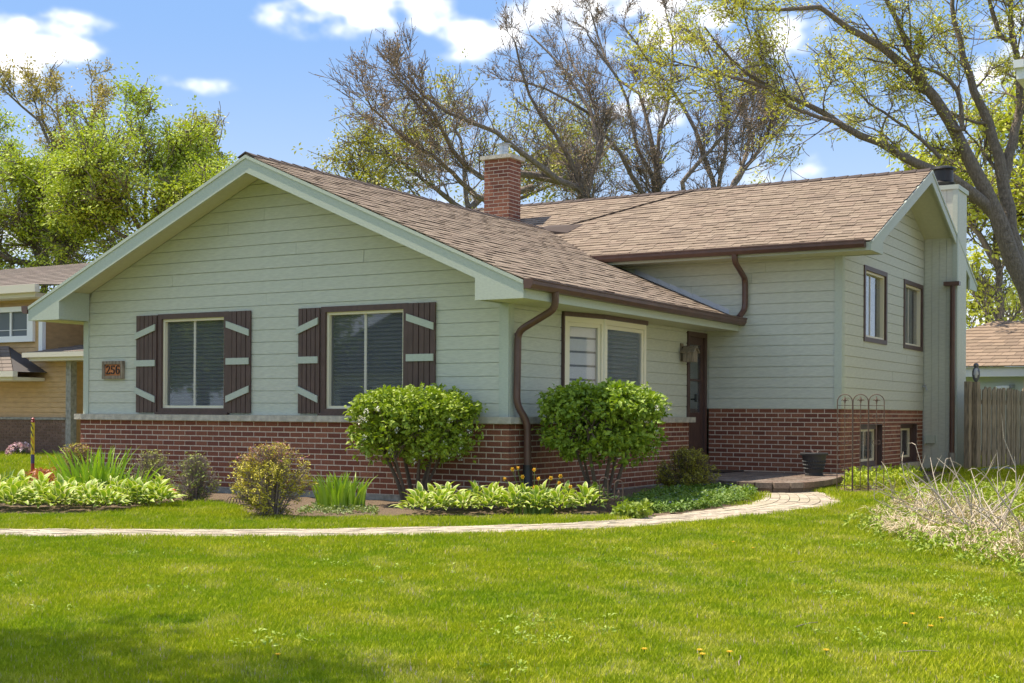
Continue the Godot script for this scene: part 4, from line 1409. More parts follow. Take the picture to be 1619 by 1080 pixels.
# twiggy rounded shrub just breaking into leaf
func twiggy_shrub(p: Vector3, rx: float, h: float, c0: Color, c1: Color, tips: Color, label: String, leaves: int, seed_: int, lowest := 0.12) -> void:
	rng.seed = seed_
	var t := thing("twiggy_shrub", label, "shrub", p)
	var mb := MB.new()
	var ends := []
	for i in 62:
		var a := rng.randf() * TAU
		var el := rng.randf_range(0.25, 1.45)
		var d := Vector3(cos(a) * cos(el) * rx, sin(el) * h * 0.98, sin(a) * cos(el) * rx)
		if d.y < h * lowest: d.y = h * lowest
		var b := Vector3(cos(a), 0, sin(a)) * rng.randf() * rx * 0.16
		var m := b.lerp(d, 0.45) + Vector3(rng.randfn() * 0.02, h * 0.06, rng.randfn() * 0.02)
		var r := rng.randf_range(0.006, 0.012)
		mb.tube(PackedVector3Array([b - Vector3(0, 0.02, 0), m, d]), PackedFloat32Array([r, r * 0.7, 0.002]), 5)
		for k in 17:
			var q := (b.lerp(m, rng.randf()) if rng.randf() < 0.25 else m.lerp(d, rng.randf()))
			var dir := ((q - Vector3(0, h * 0.3, 0)).normalized() + Vector3(rng.randfn(), rng.randfn() + 0.4, rng.randfn()) * 0.5).normalized()
			var e := q + dir * rng.randf_range(0.08, 0.2) * (h / 0.75)
			var er := Vector3(e.x / rx, (e.y - h * 0.5) / (h * 0.52), e.z / rx)
			if er.length() > 1.0:
				er = er.normalized()
				e = Vector3(er.x * rx, er.y * h * 0.52 + h * 0.5, er.z * rx)
			mb.tube(PackedVector3Array([q, q.lerp(e, 0.55) + Vector3(rng.randfn(), rng.randfn(), rng.randfn()) * 0.008, e]), PackedFloat32Array([0.0032, 0.0025, 0.0015]), 4)
			ends.append(e)
			ends.append(q.lerp(e, 0.6))
			ends.append(q.lerp(e, 0.3))
	obj("twigs", mb, M.stem if seed_ % 2 == 0 else M.twig, t)
	var kinds := [cluster_mesh(6, 0.026, 0.012, 0.012, c0, c1), cluster_mesh(6, 0.03, 0.013, 0.015, c0, c1), cluster_mesh(6, 0.022, 0.012, 0.012, tips, c1)]
	var xf := [[], [], []]
	for i in leaves:
		var e: Vector3 = ends[rng.randi() % ends.size()]
		var q := e + Vector3(rng.randfn(), rng.randfn(), rng.randfn()) * 0.018
		var k := 2 if (e.y > h * 0.78 and rng.randf() < 0.6) else rng.randi() % 2
		xf[k].append(Transform3D(rand_basis(rng.randf_range(0.7, 1.3)), q))
	baked("foliage", kinds, xf, M.leafdull, t)

func carpet(called: String, label: String, cat: String, kinds: Array, spots: Array, m: Material) -> Node3D:
	var t := thing(called, label, cat)
	t.set_meta("kind", "stuff")
	var xf := []
	for k in kinds.size(): xf.append([])
	for s in spots: xf[rng.randi() % kinds.size()].append(s)
	baked("leaves", kinds, xf, m, t)
	return t

func in_px_poly(poly: PackedVector2Array, dens: int, hmin: float, hmax: float, smin: float, smax: float) -> Array:
	# ground spots inside a patch whose corners are ground points
	var lo := Vector2(99, 99)
	var hi := Vector2(-99, -99)
	for p in poly:
		lo = lo.min(p)
		hi = hi.max(p)
	var out := []
	for i in dens:
		var q := Vector2(rng.randf_range(lo.x, hi.x), rng.randf_range(lo.y, hi.y))
		if Geometry2D.is_point_in_polygon(q, poly):
			out.append(Transform3D(rand_basis(rng.randf_range(smin, smax)), Vector3(q.x, ground_y(q.x, q.y) + rng.randf_range(hmin, hmax), q.y)))
	return out
func gpoly(pts: Array) -> PackedVector2Array:
	var o := PackedVector2Array()
	for q in pts:
		var g := gpx(q[0], q[1])
		o.append(Vector2(g.x, g.z))
	return o

func build_plants() -> void:
	leafy_bush(plan(657, 15.35) + Vector3(0, 0.02, 0), 0.76, 0.44, 1.335, Color(0.24, 0.34, 0.03), Color(0.38, 0.46, 0.05), "rounded green bush with white blossoms before the right front window", 46, 101)
	leafy_bush(plan(952, 15.3) + Vector3(0, 0.02, 0), 0.74, 0.42, 1.36, Color(0.20, 0.31, 0.03), Color(0.32, 0.42, 0.04), "leafy green bush with bare stems before the bow window", 7, 202)
	twiggy_shrub(plan(432, 13.4), 0.43, 0.75, Color(0.42, 0.38, 0.03), Color(0.58, 0.50, 0.05), Color(0.32, 0.08, 0.15), "round twiggy shrub with yellow leaves and purple tips at the lawn edge", 1700, 303)
	twiggy_shrub(plan(122, 17.9), 0.30, 0.62, Color(0.42, 0.39, 0.04), Color(0.55, 0.50, 0.05), Color(0.36, 0.12, 0.17), "leftmost twiggy shrub with purple tips by the house corner", 1500, 403)
	twiggy_shrub(plan(240, 17.0), 0.32, 0.56, Color(0.30, 0.36, 0.06), Color(0.42, 0.44, 0.09), Color(0.34, 0.32, 0.08), "greyish twiggy shrub just right of the tall iris leaves", 520, 505)
	twiggy_shrub(plan(308, 15.9), 0.33, 0.56, Color(0.27, 0.33, 0.06), Color(0.38, 0.41, 0.08), Color(0.32, 0.32, 0.08), "greyish bare twiggy shrub beside the small red garden stake", 380, 607)
	twiggy_shrub(plan(1087, 16.9), 0.40, 0.54, Color(0.25, 0.23, 0.02), Color(0.36, 0.33, 0.03), Color(0.30, 0.27, 0.03), "low dark round shrub beside the door and patio", 1500, 708)
	rng.seed = 900
	# variegated hostas
	var k := 0
	var rows := [[14.05, -8, 250, 36], [14.55, -25, 255, 36], [15.05, 0, 262, 36], [15.5, 30, 262, 36]]
	for r in rows:
		var px: float = r[1]
		k = 0
		while px < r[2]:
			var d: float = r[0] + rng.randf_range(-0.12, 0.12) + (0.55 if px > 180 and r[0] < 14.3 else 0.0)
			hosta(plan(px + rng.randf_range(-6, 6), d) + Vector3(0, 0.02, 0), rng.randf_range(0.95, 1.2), "cream edged hosta, %s row of the left clump, %s from the left" % [{14.05: "front", 14.55: "second", 15.05: "third", 15.5: "back"}[r[0]], ORD[k]], "hostas of the left clump")
			k += 1
			px += r[3]
	for r in [[13.95, 662, 930, 37], [14.4, 680, 945, 37]]:
		var px: float = r[1]
		k = 0
		while px < r[2]:
			hosta(plan(px + rng.randf_range(-6, 6), r[0] + rng.randf_range(-0.12, 0.12) + (px - 668.0) * 0.0007) + Vector3(0, 0.02, 0), rng.randf_range(0.95, 1.2), "cream edged hosta, %s row below the leafy bushes, %s from the left" % ["front" if r[0] < 14.2 else "back", ORD[k]], "hostas of the row below the bushes")
			k += 1
			px += r[3]
	iris("iris", plan(540, 14.7), 0.27, 0.52, 110, Color(0.24, 0.38, 0.04), "clump of broad green iris leaves before the brick wall", "iris")
	iris("iris", plan(150, 15.6), 0.36, 0.84, 120, Color(0.26, 0.42, 0.04), "tall clump of narrow iris leaves behind the left hostas", "iris")
	iris("iris", plan(205, 15.6), 0.17, 0.56, 40, Color(0.26, 0.42, 0.04), "smaller clump of iris leaves beside the tall one", "iris")
	iris("ornamental_grass", plan(2, 16.6), 0.3, 0.42, 80, Color(0.18, 0.29, 0.07), "grassy blue green tuft at the left edge", "grass tuft")
	iris("lavender", plan(735, 15.0), 0.16, 0.3, 26, Color(0.13, 0.17, 0.08), "small grey green tuft between the bush and the hostas", "plant")
	# daffodils
	iris("daffodil", plan(845, 14.15), 0.22, 0.36, 90, Color(0.22, 0.34, 0.09), "clump of daffodils with yellow flowers by the downspout", "daffodils")
	var daf: Node3D = get_node("daffodil")
	for q in [[810, 742], [818, 740], [845, 743], [826, 754], [871, 756], [886, 753], [884, 764], [852, 757], [845, 771], [902, 770], [797, 757]]:
		var w := at(q[0], q[1], 14.15 + rng.randf_range(-0.15, 0.15)) - daf.position
		var mb := MB.new()
		mb.col = Color(0.14, 0.2, 0.05)
		mb.tube(PackedVector3Array([Vector3(w.x * 0.4, 0, w.z * 0.4), Vector3(w.x * 0.8, w.y * 0.7, w.z * 0.8), w]), PackedFloat32Array([0.004, 0.004, 0.003]), 5)
		var st := obj("stalk", mb, M.leaf, daf)
		mb = MB.new()
		mb.col = Color(0.72, 0.47, 0.03)
		var fd := (CAM - daf.position - w).normalized() + Vector3(rng.randfn() * 0.5, 0.1, rng.randfn() * 0.5)
		fd = fd.normalized()
		var su := fd.cross(Vector3.UP).normalized()
		var sv := su.cross(fd)
		for i in 6:
			var a := TAU * i / 6.0
			mb.leaf(w, (su * cos(a) + sv * sin(a)).normalized(), fd, 0.028, 0.02)
		mb.col = Color(0.75, 0.36, 0.02)
		mb.tube(PackedVector3Array([w, w + fd * 0.024]), PackedFloat32Array([0.007, 0.011]), 8)
		obj("flower", mb, M.petal, st)
	# ground covers
	var gc := [cluster_mesh(9, 0.04, 0.02, 0.03, Color(0.12, 0.22, 0.03), Color(0.19, 0.30, 0.05)), cluster_mesh(9, 0.035, 0.02, 0.03, Color(0.15, 0.25, 0.03), Color(0.26, 0.35, 0.05))]
	var vp := gpoly([[985, 800], [1000, 812], [1060, 815], [1130, 806], [1178, 798], [1196, 789], [1190, 779], [1130, 776], [1040, 782]])
	carpet("periwinkle", "low green periwinkle carpet between the path and the side wall", "ground cover", gc, in_px_poly(vp, 3000, 0.0, 0.1, 0.8, 1.4), M.leaf)
	var mb := MB.new()
	mb.col = Color(0.16, 0.16, 0.5)
	for q in in_px_poly(vp, 70, 0.11, 0.14, 1, 1):
		for i in 5: mb.leaf(q.origin, Vector3(cos(TAU * i / 5.0), 0.3, sin(TAU * i / 5.0)).normalized(), Vector3.UP, 0.014, 0.012)
	obj("periwinkle_flowers", mb, M.petal, get_node("periwinkle"))
	var he := [cluster_mesh(6, 0.07, 0.06, 0.04, Color(0.42, 0.13, 0.06), Color(0.55, 0.24, 0.12)), cluster_mesh(6, 0.06, 0.055, 0.04, Color(0.36, 0.11, 0.05), Color(0.6, 0.3, 0.17))]
	carpet("coral_bells", "low mound of orange red leaves behind the left hostas", "plant", he, in_px_poly(gpoly([[42, 774], [120, 776], [118, 764], [60, 762]]), 700, 0.02, 0.2, 0.8, 1.2), M.leaf)
	var yg := [cluster_mesh(8, 0.05, 0.022, 0.04, Color(0.36, 0.44, 0.03), Color(0.52, 0.54, 0.05)), cluster_mesh(8, 0.06, 0.02, 0.04, Color(0.30, 0.42, 0.03), Color(0.48, 0.52, 0.05))]
	carpet("lily_shoots", "bright yellow green shoots along the foundation behind the trellis", "plant", yg, in_px_poly(gpoly([[1335, 778], [1440, 774], [1462, 762], [1400, 762], [1345, 768]]), 1100, 0.02, 0.2, 0.9, 1.5), M.leaf)
	var sg := [cluster_mesh(8, 0.035, 0.03, 0.04, Color(0.18, 0.24, 0.08), Color(0.28, 0.33, 0.12))]
	carpet("seedlings", "pale green low seedlings in the mulch before the iris", "plant", sg, in_px_poly(gpoly([[470, 816], [600, 818], [600, 808], [480, 806]]), 240, 0.01, 0.06, 0.7, 1.2), M.leaf)
	carpet("celandine", "broad bright green leaves between the ornament and the path", "plant", [cluster_mesh(6, 0.07, 0.06, 0.04, Color(0.2, 0.29, 0.03), Color(0.3, 0.37, 0.06))], in_px_poly(gpoly([[975, 822], [1030, 824], [1025, 812], [980, 808]]), 160, 0.02, 0.1, 0.8, 1.2), M.leaf)
	# untidy patch on the right: dry grass, dead canes, fresh shoots
	rng.seed = 950
	var dry := []
	for n in 3:
		var db := MB.new()
		for i in 24:
			var a := rng.randf() * TAU
			var d := Vector3(cos(a), rng.randf_range(0.1, 0.9), sin(a)).normalized()
			var l := rng.randf_range(0.1, 0.26)
			var s := d.cross(Vector3.UP).normalized() * 0.003
			db.col = Color(0.46, 0.36, 0.22).lerp(Color(0.62, 0.52, 0.36), rng.randf())
			var b := Vector3(rng.randfn(), 0, rng.randfn()) * 0.04
			var m := b + d * l * 0.6
			var e := b + d * l - Vector3(0, l * 0.35, 0)
			db.quad(b - s, b + s, m + s, m - s)
			db.tri(m - s, m + s, e)
		dry.append(db.mesh())
	carpet("dry_grass", "matted straw coloured dead grass in the overgrown right bed", "dry grass", dry, in_px_poly(gpoly([[1378, 832], [1440, 862], [1520, 880], [1640, 905], [1660, 860], [1560, 815], [1450, 800], [1395, 812]]), 700, 0.0, 0.09, 0.7, 1.3), M.leafdull)
	carpet("weeds", "fresh green weeds growing through the overgrown right bed", "weeds", [cluster_mesh(9, 0.055, 0.024, 0.05, Color(0.22, 0.32, 0.02), Color(0.34, 0.42, 0.04)), cluster_mesh(9, 0.045, 0.03, 0.05, Color(0.26, 0.34, 0.04), Color(0.42, 0.47, 0.08))], in_px_poly(gpoly([[1340, 840], [1420, 870], [1520, 900], [1640, 925], [1700, 850], [1640, 780], [1520, 775], [1440, 785], [1390, 815]]), 2300, 0.0, 0.13, 0.6, 1.2), M.leaf)
	var labels := ["pale bare canes of a dead shrub left in the right bed", "grey dead canes in the middle of the right bed", "dead branching canes at the right edge", "thin dead canes behind the straw", "short dead canes nearest the trellis"]
	var ci := 0
	for q in [[1500, 838, 1.0, 12], [1555, 850, 1.15, 14], [1610, 862, 1.1, 12], [1470, 815, 0.8, 8], [1425, 800, 0.6, 6]]:
		var g := gpx(q[0], q[1])
		var cm := MB.new()
		for i in q[3]:
			var a := rng.randf() * TAU
			var d := Vector3(cos(a) * 0.8, rng.randf_range(0.5, 1.1), sin(a) * 0.8).normalized()
			var pt := g + Vector3(rng.randfn(), 0, rng.randfn()) * 0.1
			var pts := PackedVector3Array([pt])
			var rad := PackedFloat32Array([0.008])
			for s in 4:
				d = (d + Vector3(rng.randfn(), rng.randfn() * 0.4, rng.randfn()) * 0.3).normalized()
				pt += d * q[2] * rng.randf_range(0.12, 0.26)
				pts.append(pt)
				rad.append(0.007 - s * 0.0014)
				if rng.randf() < 0.7:
					var e := pt + (d + Vector3(rng.randfn(), rng.randfn(), rng.randfn()) * 0.7).normalized() * rng.randf_range(0.08, 0.22)
					cm.tube(PackedVector3Array([pt, pt.lerp(e, 0.5) + Vector3(0, 0.01, 0), e]), PackedFloat32Array([0.004, 0.003, 0.0015]), 5)
			cm.tube(pts, rad, 5)
		solo("dead_canes", cm, M.cane, labels[ci], "shrub", "dead canes in the right bed")
		ci += 1

# ---------------------------------------------------------------- trees
func sprout(mb: MB, p: Vector3, d: Vector3, ln: float, r: float, lev: int, P: Dictionary, leaves: Array) -> void:
	var n := 4 if lev > 0 else 3
	var pts := PackedVector3Array([p])
	var rad := PackedFloat32Array([r])
	var q := p
	for i in n:
		d = (d + Vector3(rng.randfn(), rng.randfn(), rng.randfn()) * P.wob + Vector3(0, P.up, 0)).normalized()
		q += d * ln / n
		pts.append(q)
		rad.append(maxf(r * (1.0 - 0.8 * (i + 1.0) / n), P.rmin))
		if lev <= P.leaf_lev: leaves.append(q)
		if lev > 0 and (i > 0 or lev == 1):
			var kids: int = P.kids
			for k in kids:
				if rng.randf() > P.chance: continue
				var ax := d.cross(Vector3(rng.randfn(), rng.randfn(), rng.randfn())).normalized()
				var nd := d.rotated(ax, rng.randf_range(P.a0, P.a1))
				var at_ := q - d * ln / n * rng.randf()
				sprout(mb, at_, nd, ln * rng.randf_range(P.l0, P.l1), maxf(r * 0.5, P.rmin), lev - 1, P, leaves)
	mb.tube(pts, rad, 5 if r > 0.04 else 3)

func limb_tree(called: String, label: String, base: Vector3, limbs: Array, P: Dictionary, leafs: Array, lm: Material, bark: Material, seed_: int, group := "") -> void:
	rng.seed = seed_
	var t := thing(called, label, "tree", base, 0.0, group)
	var wood := MB.new()
	var twigs := MB.new()
	var leaves := []
	for L in limbs:
		var pts := []
		for i in L.px.size():
			var f: float = i / float(L.px.size() - 1)
			pts.append(at(L.px[i][0], L.px[i][1], lerpf(L.d[0], L.d[1], f)) - base)
		if L.get("root", false): pts.push_front(Vector3(0, -0.1, 0))
		pts = resample(pts, 18)
		var pk := PackedVector3Array()
		var rk := PackedFloat32Array()
		for i in pts.size():
			var f := i / float(pts.size() - 1)
			var j: Vector3 = Vector3(rng.randfn(), rng.randfn(), rng.randfn()) * L.r[0] * 0.12 if i > 0 else Vector3.ZERO
			pk.append(pts[i] + j)
			rk.append(lerpf(L.r[0], L.r[1], pow(f, 0.8)))
		wood.tube(pk, rk, 9)
		var from: float = L.get("from", 0.3)
		for i in range(1, pk.size()):
			var f := i / float(pk.size() - 1)
			if f < from: continue
			for k in P.per:
				if rng.randf() > P.limb_chance: continue
				var d := (pk[i] - pk[i - 1]).normalized()
				var ax := d.cross(Vector3(rng.randfn(), rng.randfn(), rng.randfn())).normalized()
				var nd := d.rotated(ax, rng.randf_range(P.a0, P.a1 + 0.2))
				var ln: float = P.len * rng.randf_range(0.55, 1.1) * lerpf(1.0, 0.6, f)
				sprout(twigs, pk[i], nd, ln, maxf(rk[i] * 0.42, P.rmin * 2.0), P.levels, P, leaves)
	obj("trunk", wood, bark, t)
	obj("branches", twigs, bark, t)
	if leafs.size() > 0 and leaves.size() > 0 and P.leaves > 0:
		var xf := []
		for k in leafs.size(): xf.append([])
		for i in P.leaves:
			var q: Vector3 = leaves[rng.randi() % leaves.size()] + Vector3(rng.randfn(), rng.randfn(), rng.randfn()) * P.leaf_spread
			xf[rng.randi() % leafs.size()].append(Transform3D(rand_basis(rng.randf_range(0.6, 1.3)), q))
		baked("crown", leafs, xf, lm, t)

func zpx(list: Array, ox: float, oy: float, s: float) -> Array:
	var o := []
	for q in list: o.append([ox + q[0] / s, oy + q[1] / s])
	return o

func build_trees() -> void:
	rng.seed = 1000
	var yl := [cluster_mesh(11, 0.085, 0.042, 0.14, Color(0.58, 0.56, 0.08), Color(0.70, 0.66, 0.14), true), cluster_mesh(11, 0.075, 0.04, 0.13, Color(0.54, 0.54, 0.08), Color(0.66, 0.62, 0.12), true)]
	var gl := [cluster_mesh(14, 0.125, 0.07, 0.26, Color(0.42, 0.50, 0.06), Color(0.58, 0.64, 0.10), true), cluster_mesh(14, 0.11, 0.062, 0.26, Color(0.38, 0.48, 0.06), Color(0.54, 0.60, 0.09), true)]
	var bl := [cluster_mesh(7, 0.13, 0.06, 0.18, Color(0.42, 0.32, 0.09), Color(0.52, 0.42, 0.16), true)]
	var bud := [cluster_mesh(4, 0.07, 0.035, 0.06, Color(0.34, 0.23, 0.14), Color(0.44, 0.32, 0.2), true)]
	# the big tree on the right
	var P := {"wob": 0.16, "up": 0.03, "rmin": 0.007, "leaf_lev": 1, "kids": 2, "chance": 0.62, "a0": 0.35, "a1": 0.9, "l0": 0.45, "l1": 0.7, "per": 1, "limb_chance": 0.75, "len": 1.9, "levels": 2, "leaves": 2900, "leaf_spread": 0.1}
	var D := 31.0
	var base := at_y(1640, 740, 0.0)
	base = CAM + FWD * D + RGT * D * (1640 - CXP) / FPX
	base.y = 0.0
	var limbs := [
		{"px": [[1636, 520], [1622, 455], [1600, 405], [1572, 335], [1545, 275], [1525, 240], [1493, 177], [1460, 127], [1417, 97], [1367, 63], [1333, 37], [1300, 18], [1267, 8], [1233, 13], [1183, 17]], "d": [31.0, 29.5], "r": [0.348, 0.027], "root": true, "from": 0.45},
		{"px": [[1461, 127], [1440, 83], [1417, 30], [1397, -10], [1370, -60]], "d": [30.1, 29.8], "r": [0.099, 0.027], "from": 0.1},
		{"px": [[1578, 345], [1543, 310], [1500, 280], [1450, 260], [1400, 230], [1350, 207], [1307, 183], [1267, 160], [1227, 143], [1173, 113], [1133, 67], [1113, 37]], "d": [30.7, 28.2], "r": [0.158, 0.018], "from": 0.2},
		{"px": [[1227, 143], [1177, 127], [1133, 115], [1100, 107], [1060, 95]], "d": [28.6, 28.2], "r": [0.050, 0.014], "from": 0.05},
		{"px": [[1330, 195], [1280, 180], [1240, 160], [1215, 110], [1190, 70], [1180, 30]], "d": [29.0, 28.7], "r": [0.050, 0.014], "from": 0.05},
		{"px": [[1618, 445], [1603, 385], [1594, 328], [1583, 270], [1562, 193], [1537, 143], [1527, 100], [1513, 50], [1505, -20]], "d": [30.9, 31.2], "r": [0.215, 0.045], "from": 0.3},
		{"px": [[1492, 178], [1520, 210], [1516, 150], [1497, 125], [1470, 110], [1420, 105], [1370, 92]], "d": [30.3, 30.0], "r": [0.075, 0.018], "from": 0.2},
		{"px": [[1586, 285], [1602, 220], [1611, 180], [1612, 117], [1600, 67], [1583, 57], [1567, 10], [1555, -40]], "d": [31.1, 31.8], "r": [0.141, 0.036], "from": 0.2},
		{"px": [[1603, 70], [1598, 30], [1600, -30]], "d": [31.6, 31.7], "r": [0.083, 0.045], "from": 0.2},
		{"px": [[1487, 250], [1450, 215], [1400, 180], [1370, 160], [1345, 125], [1310, 80]], "d": [30.2, 29.6], "r": [0.050, 0.010], "from": 0.1}]
	limb_tree("budding_tree", "large spreading tree with young yellow green leaves behind the chimney chase", base, limbs, P, yl, M.leaf, M.bark, 1101)
	# bare trees behind the roof
	var PB := {"wob": 0.13, "up": 0.06, "rmin": 0.008, "leaf_lev": 0, "kids": 2, "chance": 0.85, "a0": 0.3, "a1": 0.75, "l0": 0.42, "l1": 0.72, "per": 3, "limb_chance": 0.72, "len": 1.8, "levels": 2, "leaves": 2600, "leaf_spread": 0.08}
	var Z := func(l): return zpx(l, 560, 0, 2.698)
	var Db := 43.0
	var gb := func(px, d): 
		var q: Vector3 = CAM + FWD * d + RGT * d * (px - CXP) / FPX
		q.y = 0.0
		return q
	limb_tree("bare_tree", "widest bare branched tree above the roof right of the brick chimney", gb.call(925, Db), [
		{"px": Z.call([[980, 900], [880, 770], [760, 690], [640, 580], [540, 540], [400, 480], [290, 400], [230, 330]]), "d": [Db, Db - 5], "r": [0.24, 0.03], "root": true},
		{"px": Z.call([[975, 900], [930, 700], [850, 560], [760, 440], [720, 330], [690, 180]]), "d": [Db, Db - 2], "r": [0.2, 0.03], "root": true},
		{"px": Z.call([[985, 900], [1040, 700], [1020, 500], [940, 370], [860, 260], [760, 150]]), "d": [Db, Db + 2], "r": [0.2, 0.03], "root": true},
		{"px": Z.call([[990, 900], [1060, 620], [1030, 470], [1000, 380], [930, 270], [905, 180]]), "d": [Db, Db + 4], "r": [0.17, 0.03], "root": true},
		{"px": Z.call([[880, 770], [700, 740], [550, 760], [440, 660], [380, 560], [300, 440], [180, 330], [140, 300]]), "d": [Db, Db - 7], "r": [0.14, 0.02]},
		{"px": Z.call([[760, 800], [560, 850], [480, 800], [380, 700], [230, 600], [100, 480], [60, 440]]), "d": [Db, Db - 6], "r": [0.13, 0.02]}], PB, bud, M.leafdull, M.bark_grey, 1202, "bare trees above the roof")
	limb_tree("bare_tree", "middle bare tree whose stems rise in a sheaf above the rear ridge", gb.call(1040, Db + 4), [
		{"px": Z.call([[1290, 900], [1220, 830], [1130, 640], [1050, 560], [980, 470], [860, 400], [700, 350]]), "d": [Db + 4, Db], "r": [0.2, 0.03], "root": true},
		{"px": Z.call([[1292, 900], [1230, 690], [1190, 560], [1150, 380], [1060, 250], [1000, 150]]), "d": [Db + 4, Db + 3], "r": [0.19, 0.03], "root": true},
		{"px": Z.call([[1296, 900], [1260, 560], [1210, 400], [1120, 330], [1060, 220], [1010, 60]]), "d": [Db + 4, Db + 6], "r": [0.17, 0.03], "root": true},
		{"px": Z.call([[1298, 900], [1300, 560], [1340, 430], [1360, 200], [1330, 60]]), "d": [Db + 4, Db + 5], "r": [0.18, 0.03], "root": true}], PB, bud, M.leafdull, M.bark_grey, 1303, "bare trees above the roof")
	limb_tree("bare_tree", "right bare tree with thin upright stems under the arching budding limb", gb.call(1135, Db + 2), [
		{"px": Z.call([[1545, 900], [1480, 640], [1430, 500], [1330, 350], [1240, 250], [1150, 110]]), "d": [Db + 2, Db + 3], "r": [0.2, 0.03], "root": true},
		{"px": Z.call([[1550, 900], [1590, 600], [1560, 400], [1540, 300], [1480, 150]]), "d": [Db + 2, Db], "r": [0.17, 0.03], "root": true},
		{"px": Z.call([[1555, 900], [1400, 810], [1480, 680], [1560, 600], [1640, 480], [1660, 330]]), "d": [Db + 2, Db + 1], "r": [0.12, 0.02]},
		{"px": Z.call([[1560, 900], [1640, 760], [1740, 620], [1790, 500], [1840, 480]]), "d": [Db + 2, Db + 4], "r": [0.12, 0.02]},
		{"px": Z.call([[1555, 900], [1660, 700], [1690, 540], [1720, 380]]), "d": [Db + 2, Db + 4], "r": [0.12, 0.02]}], PB, bud, M.leafdull, M.bark_grey, 1404, "bare trees above the roof")
	# yellow green tree behind the bare ones
	var PG := {"wob": 0.16, "up": 0.04, "rmin": 0.015, "leaf_lev": 1, "kids": 2, "chance": 0.7, "a0": 0.35, "a1": 0.9, "l0": 0.5, "l1": 0.75, "per": 1, "limb_chance": 0.9, "len": 3.2, "levels": 2, "leaves": 2600, "leaf_spread": 0.35}
	var yl2 := [cluster_mesh(7, 0.16, 0.08, 0.25, Color(0.42, 0.40, 0.07), Color(0.54, 0.50, 0.11), true)]
	limb_tree("yellow_green_tree", "hazy yellow green tree behind the bare trees and brick chimney", gb.call(740, 55.0), [
		{"px": [[745, 380], [740, 330], [735, 280], [730, 230], [715, 190]], "d": [55, 55], "r": [0.3, 0.05], "root": true, "from": 0.35},
		{"px": [[742, 340], [690, 300], [640, 260], [610, 240]], "d": [55, 52], "r": [0.15, 0.03], "from": 0.2},
		{"px": [[742, 350], [670, 320], [600, 300], [570, 290]], "d": [55, 53], "r": [0.14, 0.03], "from": 0.2},
		{"px": [[742, 330], [800, 280], [850, 240], [890, 220]], "d": [55, 57], "r": [0.15, 0.03], "from": 0.2},
		{"px": [[742, 345], [830, 310], [880, 290], [920, 280]], "d": [55, 54], "r": [0.15, 0.03], "from": 0.2}], PG, yl2, M.leaf, M.bark_grey, 1505)
	# trees on the left
	var PL := {"wob": 0.14, "up": 0.06, "rmin": 0.014, "leaf_lev": 1, "kids": 2, "chance": 0.7, "a0": 0.3, "a1": 0.8, "l0": 0.45, "l1": 0.7, "per": 1, "limb_chance": 0.9, "len": 2.0, "levels": 2, "leaves": 2300, "leaf_spread": 0.16}
	var ZL := func(l): return zpx(l, 0, 80, 3.0)
	limb_tree("bronze_tree", "tall open tree with bronze young leaves at the upper left", gb.call(104, 52.0), [
		{"px": ZL.call([[310, 720], [310, 620], [230, 450], [160, 300], [60, 250], [20, 200]]), "d": [52, 50], "r": [0.26, 0.03], "root": true},
		{"px": ZL.call([[312, 700], [300, 600], [240, 420], [200, 330], [190, 200], [130, 140]]), "d": [52, 52], "r": [0.22, 0.03], "root": true},
		{"px": ZL.call([[314, 700], [312, 600], [300, 450], [280, 330], [270, 220]]), "d": [52, 53], "r": [0.2, 0.03], "root": true},
		{"px": ZL.call([[316, 700], [340, 600], [400, 480], [440, 330], [430, 190]]), "d": [52, 54], "r": [0.2, 0.03], "root": true},
		{"px": ZL.call([[318, 700], [350, 590], [430, 520], [500, 400], [480, 260]]), "d": [52, 51], "r": [0.16, 0.03], "root": true}], PL, bl, M.leaf, M.bark_grey, 1606)
	var PF := {"wob": 0.15, "up": 0.05, "rmin": 0.014, "leaf_lev": 1, "kids": 2, "chance": 0.75, "a0": 0.4, "a1": 0.95, "l0": 0.5, "l1": 0.75, "per": 2, "limb_chance": 0.9, "len": 1.75, "levels": 2, "leaves": 3000, "leaf_spread": 0.25}
	limb_tree("leafy_tree", "bright green leafy tree with pointed top left of the gable", gb.call(228, 44.0), [
		{"px": [[228, 380], [230, 330], [230, 287], [228, 240], [227, 225], [223, 200]], "d": [44, 44], "r": [0.22, 0.02], "root": true, "from": 0.32},
		{"px": [[228, 370], [200, 330], [170, 290], [150, 262]], "d": [44, 42], "r": [0.1, 0.02], "from": 0.3},
		{"px": [[229, 360], [262, 320], [280, 280], [288, 262]], "d": [44, 45], "r": [0.1, 0.02], "from": 0.3},
		{"px": [[228, 390], [190, 370], [150, 340], [120, 320]], "d": [44, 43], "r": [0.1, 0.02], "from": 0.3},
		{"px": [[228, 385], [265, 350], [300, 320]], "d": [44, 43], "r": [0.08, 0.02], "from": 0.3}], PF, gl, M.leaf, M.bark_grey, 1707, "leafy trees at the left")
	PF = PF.duplicate()
	PF.leaves = 2900
